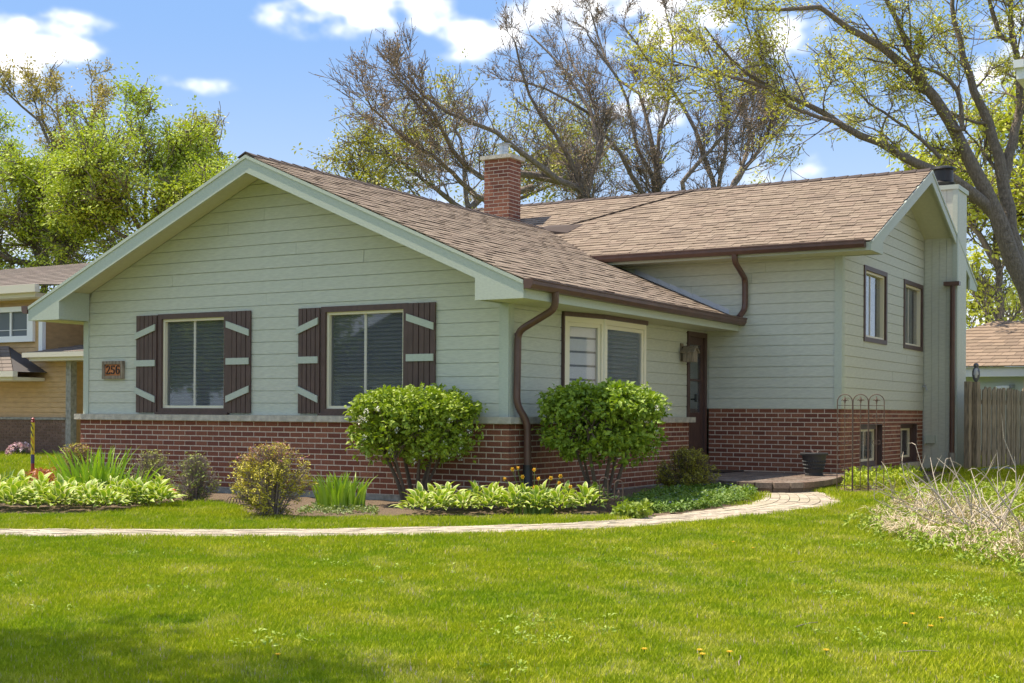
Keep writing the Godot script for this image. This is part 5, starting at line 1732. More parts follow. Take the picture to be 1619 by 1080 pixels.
	limb_tree("leafy_tree", "green leafy tree over the neighbouring roof at the left edge", gb.call(55, 46.0), [
		{"px": [[70, 440], [62, 400], [30, 350], [10, 310], [0, 270], [-10, 230]], "d": [46, 46], "r": [0.24, 0.03], "root": true, "from": 0.3},
		{"px": [[70, 430], [75, 380], [90, 330], [85, 300]], "d": [46, 47], "r": [0.16, 0.03], "from": 0.2},
		{"px": [[66, 420], [50, 370], [60, 320], [50, 280]], "d": [46, 45], "r": [0.14, 0.03], "from": 0.2},
		{"px": [[70, 430], [110, 400], [140, 370], [150, 340]], "d": [46, 44], "r": [0.14, 0.03], "from": 0.2},
		{"px": [[64, 420], [20, 410], [-20, 390], [-50, 350]], "d": [46, 44], "r": [0.14, 0.03], "from": 0.2}], PF, gl, M.leaf, M.bark_grey, 1808, "leafy trees at the left")
	var PS := {"wob": 0.16, "up": 0.1, "rmin": 0.012, "leaf_lev": 1, "kids": 2, "chance": 0.5, "a0": 0.3, "a1": 0.8, "l0": 0.45, "l1": 0.7, "per": 1, "limb_chance": 0.7, "len": 1.6, "levels": 2, "leaves": 520, "leaf_spread": 0.14}
	limb_tree("slender_tree", "thin young tree with sparse leaves just left of the gable peak", gb.call(320, 48.0), [
		{"px": [[322, 400], [325, 330], [335, 270], [345, 230], [354, 190]], "d": [48, 48], "r": [0.1, 0.015], "root": true, "from": 0.4},
		{"px": [[323, 330], [315, 290], [318, 250], [330, 215]], "d": [48, 47], "r": [0.06, 0.015], "from": 0.2},
		{"px": [[323, 335], [305, 300], [298, 270], [290, 235]], "d": [48, 47], "r": [0.06, 0.015], "from": 0.2}], PS, yl2, M.leaf, M.bark_grey, 1909)
	# foliage behind the big tree and young trees over the garage
	PF = PF.duplicate()
	PF.leaves = 1900
	var yg2 := [cluster_mesh(8, 0.16, 0.09, 0.22, Color(0.54, 0.57, 0.07), Color(0.68, 0.68, 0.12), true)]
	limb_tree("lime_tree", "lime green leafy tree behind the large trunk at the right edge", gb.call(1575, 38.0), [
		{"px": [[1580, 480], [1578, 420], [1572, 340], [1560, 270], [1550, 230]], "d": [38, 38], "r": [0.22, 0.03], "root": true, "from": 0.3},
		{"px": [[1578, 400], [1610, 340], [1625, 270], [1620, 200]], "d": [38, 39], "r": [0.14, 0.03], "from": 0.2},
		{"px": [[1578, 420], [1540, 360], [1500, 320], [1480, 290]], "d": [38, 37], "r": [0.12, 0.03], "from": 0.3},
		{"px": [[1577, 400], [1620, 370], [1650, 330]], "d": [38, 37], "r": [0.12, 0.03], "from": 0.3}], PF, yg2, M.leaf, M.bark_grey, 2010)
	PS = PS.duplicate()
	PS.leaves = 330
	PS.len = 1.2
	limb_tree("slender_tree", "thin crooked young tree above the garage roof", gb.call(1548, 40.0), [
		{"px": [[1548, 600], [1545, 540], [1552, 500], [1540, 470], [1536, 450]], "d": [40, 40], "r": [0.08, 0.02], "root": true, "from": 0.4},
		{"px": [[1549, 590], [1562, 540], [1558, 500], [1550, 470]], "d": [40, 40], "r": [0.08, 0.02], "from": 0.3},
		{"px": [[1560, 560], [1590, 530], [1605, 500], [1612, 470]], "d": [40, 41], "r": [0.05, 0.02], "from": 0.3}], PS, yg2, M.leaf, M.bark_grey, 2111)
	# trees across the street, mirrored in the front windows
	var xi := 0
	for q in [Vector3(-30, 0, 26), Vector3(-25.5, 0, 25), Vector3(-12, 0, 29), Vector3(-40, 0, 33)]:
		rng.seed = 2300 + xi
		var xt := thing("roadside_tree", ["leafy tree far across the street behind the viewer, westmost but one", "leafy tree across the street before the white house", "leafy tree across the street nearest the viewer", "leafy tree across the street, furthest of the four"][xi], "tree", q, 0.0, "trees across the street")
		var tk := MB.new()
		tk.tube(PackedVector3Array([Vector3(0, -0.1, 0), Vector3(0.1, 3, 0), Vector3(0, 7, 0.2)]), PackedFloat32Array([0.3, 0.22, 0.08]), 9)
		obj("trunk", tk, M.bark, xt)
		var ct := [[], []]
		for i in 1500:
			var dd := Vector3(rng.randfn(), rng.randfn(), rng.randfn()).normalized() * pow(rng.randf(), 0.4)
			ct[i % 2].append(Transform3D(rand_basis(rng.randf_range(1.6, 2.6)), Vector3(dd.x * 3.2, 5.4 + dd.y * 3.6, dd.z * 3.2)))
		baked("crown", gl, ct, M.leaf, xt)
		xi += 1
	# street tree left of the viewer: only its shadow reaches the picture
	var sb := Vector3(-0.8, 0.0, 11.95)
	rng.seed = 2212
	var st := thing("street_tree", "leafy street tree outside the frame that shades the lower lawn", "tree", sb)
	var wood := MB.new()
	wood.tube(PackedVector3Array([Vector3(0, -0.1, 0), Vector3(0.05, 2.0, 0), Vector3(0, 4.5, 0.1), Vector3(0.1, 9.0, 0)]), PackedFloat32Array([0.22, 0.18, 0.14, 0.04]), 10)
	obj("trunk", wood, M.bark, st)
	var tw := MB.new()
	var pts := []
	var PT := {"wob": 0.14, "up": 0.05, "rmin": 0.01, "leaf_lev": 1, "kids": 2, "chance": 0.7, "a0": 0.35, "a1": 0.9, "l0": 0.5, "l1": 0.75}
	for i in 20:
		var a := i * 2.4
		var y := 5.6 + i * 0.18
		sprout(tw, Vector3(0.05, y, 0), Vector3(cos(a), 0.5, sin(a)).normalized(), 1.9 - i * 0.03, 0.05, 2, PT, pts)
	obj("branches", tw, M.bark, st)
	var xf := [[], []]
	for i in 2000:
		xf[i % 2].append(Transform3D(rand_basis(rng.randf_range(0.8, 1.4)), pts[rng.randi() % pts.size()] + Vector3(rng.randfn(), rng.randfn(), rng.randfn()) * 0.2))
	baked("crown", gl, xf, M.leaf, st)

# ---------------------------------------------------------------- neighbours, fence, small things
func nshingles(mb: MB, a: Vector3, b: Vector3, c: Vector3, d: Vector3, rows: int) -> void:
	# rows of shingle courses on the quad a-b (eave) to d-c (top), each lapping the one below
	var nn := (b - a).cross(d - a).normalized()
	if nn.y < 0: nn = -nn
	for r in rows:
		var t0 := r / float(rows)
		var t1 := (r + 1.15) / float(rows)
		var l0 := a.lerp(d, t0)
		var r0 := b.lerp(c, t0)
		var l1 := a.lerp(d, minf(t1, 1.0))
		var r1 := b.lerp(c, minf(t1, 1.0))
		var n := int(maxf(l0.distance_to(r0) / 0.33, 1.0))
		for i in n:
			var v := rng.randf_range(0.8, 1.15)
			mb.col = Color(0.27, 0.22, 0.185) * v
			var u0 := i / float(n)
			var u1 := (i + 0.97) / float(n)
			mb.hexa(PackedVector3Array([l0.lerp(r0, u0), l0.lerp(r0, u1), l1.lerp(r1, u1), l1.lerp(r1, u0), l0.lerp(r0, u0) + nn * 0.03, l0.lerp(r0, u1) + nn * 0.03, l1.lerp(r1, u1) + nn * 0.015, l1.lerp(r1, u0) + nn * 0.015]))

func build_neighbours() -> void:
	rng.seed = 3000
	# yellow house on the left; local axes: x along its front, z towards the street
	var O := CAM + FWD * 31.0 + RGT * 31.0 * (52.0 - CXP) / FPX
	O.y = 0.0
	var nh := thing("neighbour_house", "yellow sided neighbouring house with brown brick base at the left", "house", O)
	var lo := func(px: float, py: float) -> Vector3: return hit_z(px, py, O.z) - O
	var yb := 0.88
	var f0 := func(u, y, w): return Vector3(u, y, w)
	var X := func(px): return lo.call(px, 600.0).x
	var xu: float = X.call(59.0)
	var xl: float = X.call(105.0)
	var xw: float = X.call(-170.0)
	var mb := MB.new()
	mb.box(Vector3(xw, 0.0, -8.0), Vector3(xu, 3.8, -0.1))
	mb.box(Vector3(xu, 0.0, -8.0), Vector3(xl, 2.3, -0.1))
	mb.box(Vector3(xl, 0.0, -8.0), Vector3(xl + 5.0, 2.3, -1.5))
	mb.box(Vector3(xu, 2.3, -8.0), Vector3(xl + 5.0, 3.8, -3.0))
	var wall := obj("wall", mb, M.nsiding, nh)
	var sy := yb + 0.06
	while sy < 3.7:
		mb = MB.new()
		var xe := xl if sy < 2.3 else xu - 0.16
		mb.hexa(PackedVector3Array([Vector3(xw, sy, -0.1), Vector3(xe, sy, -0.1), Vector3(xe, sy, -0.07), Vector3(xw, sy, -0.07), Vector3(xw, sy + 0.116, -0.1), Vector3(xe, sy + 0.116, -0.1), Vector3(xe, sy + 0.116, -0.09), Vector3(xw, sy + 0.116, -0.09)]))
		obj("siding_board", mb, M.nsiding, wall)
		sy += 0.118
	sy = 2.35
	while sy < 3.7:
		mb = MB.new()
		mb.hexa(PackedVector3Array([Vector3(xu, sy, -3.0), Vector3(xl + 5.0, sy, -3.0), Vector3(xl + 5.0, sy, -2.97), Vector3(xu, sy, -2.97), Vector3(xu, sy + 0.13, -3.0), Vector3(xl + 5.0, sy + 0.13, -3.0), Vector3(xl + 5.0, sy + 0.13, -2.99), Vector3(xu, sy + 0.13, -2.99)]))
		obj("siding_board", mb, M.nsiding, wall)
		sy += 0.135
	mb = MB.new()
	mb.box(Vector3(xu - 0.16, 2.3, -0.1), Vector3(xu + 0.02, 3.8, -0.06))
	obj("corner_board", mb, M.nsiding, nh)
	mb = MB.new()
	mb.col = Color(0.30, 0.21, 0.16)
	mb.box(Vector3(xw, -0.1, -0.09), Vector3(xl, yb, 0.0))
	for i in 13:
		for k in 40:
			var x: float = X.call(-40.0) + k * 0.2 + (i % 2) * 0.1
			if x > xl - 0.19: continue
			mb.col = Color(0.21, 0.125, 0.085).lerp(Color(0.28, 0.17, 0.12), rng.randf())
			mb.box(Vector3(x, 0.02 + i * 0.066, 0.0), Vector3(x + 0.185, 0.075 + i * 0.066, 0.008))
	obj("brick_base", mb, M.nbrick, nh)
	mb = MB.new()
	mb.box(Vector3(xw, yb, -0.1), Vector3(xl, yb + 0.055, 0.04))
	obj("sill_course", mb, M.concrete, nh)
	mb = MB.new()
	mb.box(Vector3(xl + 0.002, 0.0, -0.15), Vector3(xl + 0.17, 2.3, 0.02))
	obj("corner_post", mb, M.concrete, nh)
	for i in 14:
		mb = MB.new()
		mb.col = Color(0.50, 0.33, 0.15) * rng.randf_range(0.85, 1.1)
		mb.box(Vector3(xl + 0.2 + i * 0.12, 0.0, -1.5), Vector3(xl + 0.2 + i * 0.12 + 0.11, 2.3, -1.46))
		obj("vertical_board", mb, M.vc, nh)
	# porch roof
	mb = MB.new()
	nshingles(mb, Vector3(xu + 0.05, 2.42, 0.35), Vector3(xl + 5.0, 2.42, 0.35), Vector3(xl + 5.0, 3.05, -2.9), Vector3(xu + 1.6, 3.05, -2.9), 10)
	mb.col = Color(0.13, 0.12, 0.12)
	mb.tri(Vector3(xu + 0.05, 2.42, 0.35), Vector3(xu + 1.6, 3.05, -2.9), Vector3(xu + 0.05, 2.42, -2.9))
	obj("porch_roof", mb, M.nshingle, nh)
	mb = MB.new()
	mb.box(Vector3(xu + 0.02, 2.32, 0.3), Vector3(xl + 5.0, 2.43, 0.46))
	mb.box(Vector3(xu + 0.15, 2.24, -1.4), Vector3(xl + 5.0, 2.32, 0.36))
	obj("porch_fascia", mb, M.ncream, nh)
	# lean-to roof
	var xg: float = X.call(72.0)
	mb = MB.new()
	nshingles(mb, Vector3(xw, 1.98, 0.9), Vector3(xg, 1.98, 0.9), Vector3(xg - 1.35, 2.62, -0.05), Vector3(xw, 2.62, -0.05), 7)
	mb.col = Color(0.13, 0.12, 0.12)
	mb.tri(Vector3(xg, 1.98, 0.9), Vector3(xg, 1.98, -0.05), Vector3(xg - 1.35, 2.62, -0.05))
	obj("lean_to_roof", mb, M.nshingle, nh)
	mb = MB.new()
	mb.box(Vector3(xw, 1.86, 0.85), Vector3(xg + 0.08, 1.99, 0.98))
	mb.box(Vector3(xw, 1.78, -0.06), Vector3(xg - 0.1, 1.86, 0.85))
	obj("lean_to_fascia", mb, M.ncream, nh)
	mb = MB.new()
	nshingles(mb, Vector3(xw, 3.98, 0.45), Vector3(xu + 0.5, 3.98, 0.45), Vector3(xu + 0.4, 5.0, -3.4), Vector3(xw, 5.0, -3.4), 14)
	nshingles(mb, Vector3(xu + 0.5, 3.98, 0.45), Vector3(xu + 6.5, 3.98, -2.6), Vector3(xu + 5.0, 5.0, -5.0), Vector3(xu + 0.4, 5.0, -3.4), 14)
	obj("roof", mb, M.nshingle, nh)
	mb = MB.new()
	mb.box(Vector3(xw, 3.82, 0.4), Vector3(xu + 0.55, 4.0, 0.54))
	mb.box(Vector3(xw, 3.72, -0.1), Vector3(xu + 0.4, 3.82, 0.4))
	mb.box(Vector3(xu + 0.4, 3.82, -2.9), Vector3(xu + 6.5, 4.0, -2.5))
	obj("fascia", mb, M.ncream, nh)
	mb = MB.new()
	var wa: float = X.call(-60.0)
	var wb: float = X.call(43.0)
	var wm: float = X.call(-30.0)
	for q in cells(wa - 0.2, wb + 0.2, 2.72, 3.56, [[wa, wm - 0.05, 2.86, 3.44], [wm, wb, 2.86, 3.44]]): slab(mb, f0, q[0], q[1], q[2], q[3], -0.1, 0.02)
	var nw := obj("window", mb, M.white, nh)
	for q in [[wa, wm - 0.05], [wm, wb]]:
		mb = MB.new()
		slab(mb, f0, q[0], q[1], 2.86, 3.44, -0.098, -0.06)
		obj("pane", mb, M.slate, nw)
		mb = MB.new()
		var um: float = lerpf(q[0], q[1], 0.62)
		slab(mb, f0, um - 0.03, um + 0.03, 2.86, 3.44, -0.05, -0.02)
		slab(mb, f0, q[0], um - 0.031, 3.0, 3.015, -0.055, -0.04)
		slab(mb, f0, um + 0.031, q[1], 3.0, 3.015, -0.055, -0.04)
		obj("muntin", mb, M.white, nw)
	mb = MB.new()
	var fs := func(u, yy, w): return Vector3(u, yy, -2.99 + w)
	var sa: float = hit_z(70, 520, O.z - 2.9).x - O.x
	var sb: float = hit_z(86, 520, O.z - 2.9).x - O.x
	for q in cells(sa - 0.15, sb + 0.18, 2.78, 3.6, [[sa, sb, 2.95, 3.45]]): slab(mb, fs, q[0], q[1], q[2], q[3], 0.0, 0.06)
	var nw2 := obj("window", mb, M.white, nh)
	mb = MB.new()
	slab(mb, fs, sa, sb, 2.95, 3.45, 0.01, 0.03)
	obj("pane", mb, M.blind, nw2)
	mb = MB.new()
	mb.box(Vector3(xu + 0.03, 2.43, -0.1), Vector3(xu + 0.16, 3.7, 0.0))
	obj("downspout", mb, M.white, nh)
	mb = MB.new()
	mb.col = Color(0.01, 0.01, 0.011)
	mb.box(Vector3(-0.16, 0.0, 0.0), Vector3(0.3, 0.17, 0.14))
	mb.prism(PackedVector2Array([Vector2(-0.18, 0.17), Vector2(0.32, 0.17), Vector2(0.2, 0.25), Vector2(-0.06, 0.25)]), func(q): return Vector3(q.x, q.y, 0.0), func(q): return Vector3(q.x, q.y, 0.16))
	mb.box(Vector3(-0.2, -0.06, 0.02), Vector3(0.3, 0.0, 0.06))
	var mbx := solo("mailbox", mb, M.black, "black wall mailbox by the neighbouring front door", "mailbox")
	mbx.position = Vector3(hit_z(123, 630, O.z - 1.45).x, 1.36, O.z - 1.455)
	# driveway strip before the neighbouring house
	mb = MB.new()
	mb.quad(O + Vector3(-9, 0.012, 0.15), O + Vector3(6, 0.012, 0.15), O + Vector3(6, 0.012, 3.2), O + Vector3(-9, 0.012, 3.2))
	struct("driveway", mb, M.concrete)
	# pink flowers by the neighbouring door
	var fl := thing("pink_flowers", "clump of pale pink flowers by the neighbouring door", "flowers", O + Vector3(X.call(75.0), 0.0, 0.75))
	mb = MB.new()
	for i in 60:
		var d := Vector3(rng.randfn(), absf(rng.randfn()), rng.randfn()).normalized()
		mb.col = Color(0.1, 0.14, 0.04)
		if i % 2 == 0: mb.leaf(Vector3.ZERO, d, Vector3.UP, 0.3, 0.05)
		mb.col = Color(0.65, 0.38, 0.45).lerp(Color(0.8, 0.65, 0.68), rng.randf())
		for k in 5: mb.leaf(d * 0.28 + Vector3(0, 0.05, 0), (d + Vector3(rng.randfn(), rng.randfn(), rng.randfn()) * 0.8).normalized(), Vector3.UP, 0.08, 0.06)
	obj("blooms", mb, M.petal, fl)
	# wooden fence on the right
	var fa := plan(1531, 22.9)
	var fb := plan(1700, 26.8)
	var fc := thing("picket_fence", "weathered grey picket fence running back from the chimney chase", "fence", fa)
	var dir := (fb - fa)
	var fl_ := dir.length()
	dir = dir.normalized()
	var nrm := Vector3(-dir.z, 0, dir.x)
	var bs := Basis(dir, Vector3.UP, nrm)
	mb = MB.new()
	mb.obox(Transform3D(bs, dir * 0.32 + Vector3(0, 0.76, 0.0)), Vector3(0.13, 1.68, 0.1))
	obj("post", mb, M.wood, fc)
	mb = MB.new()
	mb.obox(Transform3D(bs, Vector3(0, 0.77, 0) - dir * 0.02), Vector3(0.11, 1.66, 0.09))
	obj("post", mb, M.wood, fc)
	for y in [0.35, 1.25]:
		mb = MB.new()
		mb.obox(Transform3D(bs, dir * (fl_ * 0.5 + 0.35) + Vector3(0, y, 0) - nrm * 0.04), Vector3(fl_, 0.085, 0.035))
		obj("rail", mb, M.wood, fc)
	var s := 0.46
	var pk := 0
	while s < fl_:
		mb = MB.new()
		var h := 1.5 + rng.randf_range(-0.03, 0.03)
		var wd := 0.085
		var tilt := rng.randf_range(-0.012, 0.012)
		var c := dir * s + nrm * (0.0 if pk % 2 == 0 else 0.012)
		var tf := Transform3D(bs * Basis(Vector3(0, 0, 1), tilt), c)
		mb.prism(PackedVector2Array([Vector2(-wd / 2, 0.03), Vector2(wd / 2, 0.03), Vector2(wd / 2, h - 0.04), Vector2(wd / 4, h), Vector2(-wd / 4, h), Vector2(-wd / 2, h - 0.04)]), func(q): return tf * Vector3(q.x, q.y, 0.0), func(q): return tf * Vector3(q.x, q.y, 0.02))
		obj("picket", mb, M.wood, fc)
		s += 0.106 + rng.randf_range(-0.008, 0.014)
		pk += 1
	# bird of prey decoy on the post
	var bp := fa + dir * 0.32 + Vector3(0, 1.6, 0)
	var dc := thing("bird_decoy", "grey and white plastic hawk decoy standing on the fence post", "decoy", bp)
	mb = MB.new()
	mb.col = Color(0.13, 0.14, 0.17)
	mb.lathe(Vector3.ZERO, [[0.0, 0.0], [0.03, 0.01], [0.05, 0.05], [0.068, 0.12], [0.066, 0.19], [0.045, 0.24], [0.035, 0.255], [0.045, 0.275], [0.046, 0.3], [0.032, 0.325], [0.0, 0.335]], 14)
	obj("body", mb, M.vc, dc)
	mb = MB.new()
	mb.col = Color(0.55, 0.57, 0.6)
	var toc := (CAM - bp)
	toc.y = 0
	toc = toc.normalized()
	mb.lathe(toc * 0.022, [[0.0, 0.05], [0.035, 0.07], [0.052, 0.13], [0.048, 0.19], [0.03, 0.235], [0.0, 0.245]], 12)
	obj("breast", mb, M.vc, dc)
	mb = MB.new()
	mb.col = Color(0.3, 0.25, 0.1)
	mb.tube(PackedVector3Array([toc * 0.04 + Vector3(0, 0.29, 0), toc * 0.065 + Vector3(0, 0.275, 0)]), PackedFloat32Array([0.014, 0.002]), 6)
	obj("beak", mb, M.vc, dc)
	mb = MB.new()
	mb.col = Color(0.1, 0.11, 0.13)
	mb.hexa(PackedVector3Array([Vector3(-0.02, 0.06, 0.0) - toc * 0.05, Vector3(0.02, 0.06, 0) - toc * 0.05, Vector3(0.025, 0.05, 0) - toc * 0.03, Vector3(-0.025, 0.05, 0) - toc * 0.03, Vector3(-0.02, -0.09, 0) - toc * 0.1, Vector3(0.02, -0.09, 0) - toc * 0.1, Vector3(0.02, -0.09, 0) - toc * 0.085, Vector3(-0.02, -0.09, 0) - toc * 0.085]))
	obj("tail", mb, M.vc, dc)
	# corrugated drain pipe on the grass
	mb = MB.new()
	var pp := plan(1552, 22.3) + Vector3(0, 0.05, 0)
	var pe := plan(1612, 23.6) + Vector3(0, 0.06, 0)
	var pts := PackedVector3Array()
	var rr := PackedFloat32Array()
	for i in 40:
		pts.append(pp.lerp(pe, i / 39.0) + Vector3(0, 0.02 * sin(i * 0.12), 0))
		rr.append(0.052 + 0.006 * (i % 2))
	mb.tube(pts, rr, 10, true)
	solo("drain_pipe", mb, M.slate, "grey corrugated drain pipe lying along the fence foot", "pipe")
	# garage beyond the fence
	var go := plan(1560, 33.0)
	var gr := thing("garage", "low pale grey garage with tan hipped roof beyond the fence", "garage", go)
	mb = MB.new()
	mb.box(Vector3(-3.0, 0.0, -6.0), Vector3(6.0, 1.98, 0.0))
	var gw := obj("wall", mb, M.garage, gr)
	for i in 12:
		mb = MB.new()
		mb.box(Vector3(-3.0, 0.2 + i * 0.15, 0.0), Vector3(6.0, 0.2 + i * 0.15 + 0.145, 0.014))
		obj("siding_board", mb, M.garage, gw)
	mb = MB.new()
	mb.box(Vector3(-3.3, 1.98, -6.3), Vector3(6.3, 2.22, 0.35))
	obj("fascia", mb, M.white, gr)
	mb = MB.new()
	rng.seed = 3100
	nshingles(mb, Vector3(-3.4, 2.22, 0.45), Vector3(6.4, 2.22, 0.45), Vector3(2.9, 3.55, -2.9), Vector3(-0.4, 3.55, -2.9), 14)
	nshingles(mb, Vector3(6.4, 2.22, 0.45), Vector3(6.4, 2.22, -6.4), Vector3(2.9, 3.55, -2.9), Vector3(2.9, 3.55, -2.9), 14)
	for i in mb.c.size(): mb.c[i] = Color(mb.c[i].r * 1.35, mb.c[i].g * 1.2, mb.c[i].b * 1.02)
	obj("roof", mb, M.nshingle, gr)
	var fld := thing("floodlight", "twin white floodlight under the garage eave", "lamp", hit_z(1600, 611, go.z + 0.02))
	mb = MB.new()
	mb.col = Color(0.25, 0.27, 0.28)
	mb.lathe(Vector3(0, -0.05, 0.03), [[0.0, 0.0], [0.07, 0.0], [0.07, 0.1], [0.0, 0.1]], 12)
	obj("base", mb, M.vc, fld)
	for s2 in [-0.32, -0.18]:
		mb = MB.new()
		mb.col = Color(0.8, 0.8, 0.78)
		mb.tube(PackedVector3Array([Vector3(s2 * 0.3, 0, 0.05), Vector3(s2 * 0.6, -0.03, 0.12), Vector3(s2, -0.08, 0.22)]), PackedFloat32Array([0.02, 0.05, 0.085]), 12, true)
		obj("lamp_head", mb, M.vc, fld)

func arch_panel(t: Node, c: Vector3, u: Vector3, w: float, h: float) -> void:
	var mb := MB.new()
	var pts := PackedVector3Array([c - u * w * 0.5 - Vector3(0, 0.06, 0)])
	for i in 13:
		var a := PI - PI * i / 12.0
		pts.append(c + u * cos(a) * w * 0.5 + Vector3(0, h - w * 0.5 + sin(a) * w * 0.5, 0))
	pts.append(c + u * w * 0.5 - Vector3(0, 0.06, 0))
	var rr := PackedFloat32Array()
	for p in pts: rr.append(0.0065)
	mb.tube(pts, rr, 6)
	mb.rod(c - Vector3(0, 0.04, 0), c + Vector3(0, h - w * 0.62, 0), 0.005)
	for y in [0.1, h - w * 0.75]: mb.rod(c - u * w * 0.5 + Vector3(0, y, 0), c + u * w * 0.5 + Vector3(0, y, 0), 0.004)
	obj("arch", mb, M.iron, t)
	mb = MB.new()
	var f := c + Vector3(0, h - w * 0.62, 0)
	mb.lathe(f, [[0.0, 0.0], [0.012, 0.005], [0.006, 0.03], [0.016, 0.05], [0.0, 0.1]], 8)
	for s in [-1.0, 1.0]:
		mb.tube(PackedVector3Array([f + Vector3(0, 0.025, 0), f + u * s * 0.03 + Vector3(0, 0.05, 0), f + u * s * 0.045 + Vector3(0, 0.035, 0)]), PackedFloat32Array([0.006, 0.007, 0.004]), 6)
	obj("finial", mb, M.iron, t)
	for y in [0.25, 0.52, 0.78]:
		for s in [-1.0, 1.0]:
			mb = MB.new()
			var cp := PackedVector3Array()
			var cr := PackedFloat32Array()
			for i in 11:
				var a := i * 0.62
				cp.append(c + Vector3(0, y * h, 0) + u * s * (0.027 + 0.022 * cos(a)) + Vector3(0, 0.026 * sin(a), 0))
				cr.append(0.0035)
			mb.tube(cp, cr, 5)
			obj("scroll", mb, M.iron, t)

func build_small_things() -> void:
	rng.seed = 4000
	# three arched trellis panels
	var ta := gpx(1331, 780)
	var tb := gpx(1397, 782)
	var u := (tb - ta)
	u.y = 0
	var tl := u.length()
	u = u.normalized()
	var tr := thing("trellis", "rusty iron trellis of three arched panels before the basement windows", "trellis")
	for i in 3: arch_panel(tr, ta + u * tl * (0.12 + 0.38 * i) - u * 0.03, u, 0.19, 1.27)
	# planter on the patio
	var pc := at_y(1287, 752, 0.23)
	var pot := thing("planter", "dark grey moulded planter pot on the patio", "planter", Vector3(pc.x, 0.232, pc.z))
	var mb := MB.new()
	mb.col = Color(0.045, 0.047, 0.05)
	mb.lathe(Vector3.ZERO, [[0.0, 0.0], [0.125, 0.0], [0.13, 0.02], [0.12, 0.03], [0.145, 0.14], [0.165, 0.25], [0.172, 0.285], [0.195, 0.29], [0.2, 0.315], [0.195, 0.325], [0.17, 0.325], [0.165, 0.28], [0.0, 0.275]], 28)
	obj("bowl", mb, M.vc, pot)
	mb = MB.new()
	mb.col = Color(0.05, 0.052, 0.056)
	for i in 26:
		var a := TAU * i / 26.0
		for y in [0.1, 0.15, 0.2]:
			var r: float = 0.137 + (y - 0.1) * 0.2
			var o := Vector3(cos(a + y * 3.0) * r, y, sin(a + y * 3.0) * r)
			mb.lathe(o, [[0.0, -0.02], [0.016, 0.0], [0.0, 0.02]], 6)
	obj("relief", mb, M.vc, pot)
	mb = MB.new()
	for i in 7:
		mb.rod(Vector3(rng.randfn() * 0.05, 0.26, rng.randfn() * 0.05), Vector3(rng.randfn() * 0.09, 0.36, rng.randfn() * 0.09), 0.003, 4)
	obj("dry_stems", mb, M.twig, pot)
	# door mat
	mb = MB.new()
	mb.box(Vector3(0.1, 0.231, -5.95), Vector3(0.62, 0.245, -5.15))
	solo("door_mat", mb, M.black, "thin black mat at the brown front door", "mat")
	# birdhouse by the door
	var bo := hit_x(1078, 560, -0.03)
	var bh := thing("birdhouse", "small weathered wooden birdhouse on the wall beside the door", "birdhouse", Vector3(-0.037, bo.y, bo.z))
	mb = MB.new()
	mb.box(Vector3(0.0, -0.11, -0.05), Vector3(0.015, 0.16, 0.05))
	obj("back_board", mb, M.wood, bh)
	mb = MB.new()
	mb.prism(PackedVector2Array([Vector2(-0.085, -0.12), Vector2(0.085, -0.12), Vector2(0.085, 0.03), Vector2(0.0, 0.1), Vector2(-0.085, 0.03)]), func(q): return Vector3(0.06, q.y, q.x), func(q): return Vector3(0.22, q.y, q.x))
	obj("box", mb, M.wood, bh)
	for s in [-1.0, 1.0]:
		mb = MB.new()
		mb.hexa(PackedVector3Array([Vector3(0.04, 0.102, 0.0), Vector3(0.25, 0.102, 0.0), Vector3(0.25, 0.01, s * 0.115), Vector3(0.04, 0.01, s * 0.115), Vector3(0.04, 0.12, 0.0), Vector3(0.25, 0.12, 0.0), Vector3(0.25, 0.028, s * 0.118), Vector3(0.04, 0.028, s * 0.118)]))
		obj("roof_board", mb, M.wood, bh)
	mb = MB.new()
	mb.rod(Vector3(0.01, 0.1, 0), Vector3(0.12, 0.125, 0), 0.008)
	obj("bracket", mb, M.iron, bh)
	# rusty wire ornament among the hostas
	var oc := gpx(967, 815)
	var orn := thing("garden_ornament", "rusty wire ornament with two hoops between the hostas", "ornament", oc)
	for q in [[-0.085, 0.40], [0.075, 0.37]]:
		mb = MB.new()
		var c: Vector3 = RGT * q[0]
		var pts := PackedVector3Array([c - RGT * 0.045])
		for i in 11:
			var a := PI - PI * i / 10.0
			pts.append(c + RGT * cos(a) * 0.045 + Vector3(0, q[1] - 0.045 + sin(a) * 0.05, 0))
		pts.append(c + RGT * 0.045)
		var rr := PackedFloat32Array()
		for p in pts: rr.append(0.005)
		mb.tube(pts, rr, 6)
		obj("hoop", mb, M.iron, orn)
		mb = MB.new()
		mb.lathe(c + Vector3(0, q[1] - 0.19, 0), [[0.0, 0.0], [0.014, 0.01], [0.006, 0.04], [0.016, 0.055], [0.008, 0.08], [0.0, 0.1]], 8)
		obj("finial", mb, M.iron, orn)
	mb = MB.new()
	for i in 9:
		for s in [-1.0, 1.0]:
			var x := -0.07 + i * 0.014
			mb.rod(RGT * (x + 0.01) + Vector3(0, 0.03, 0) - FWD * 0.02, RGT * (x + 0.012 + s * 0.03) + Vector3(0, 0.19, 0) - FWD * 0.02, 0.0035, 5)
	mb.rod(RGT * -0.14 + Vector3(0, 0.185, 0), RGT * 0.13 + Vector3(0, 0.155, 0), 0.009, 6)
	obj("lattice", mb, M.iron, orn)
	# painted garden stake
	var sc := plan(52, 19.0)
	var sk := thing("painted_stake", "painted garden stake banded yellow, blue and red by the orange leaves", "stake", sc)
	var cols := [[0.0, 0.33, Color(0.30, 0.05, 0.03)], [0.33, 0.46, Color(0.06, 0.06, 0.16)], [0.46, 0.92, Color(0.62, 0.52, 0.02)]]
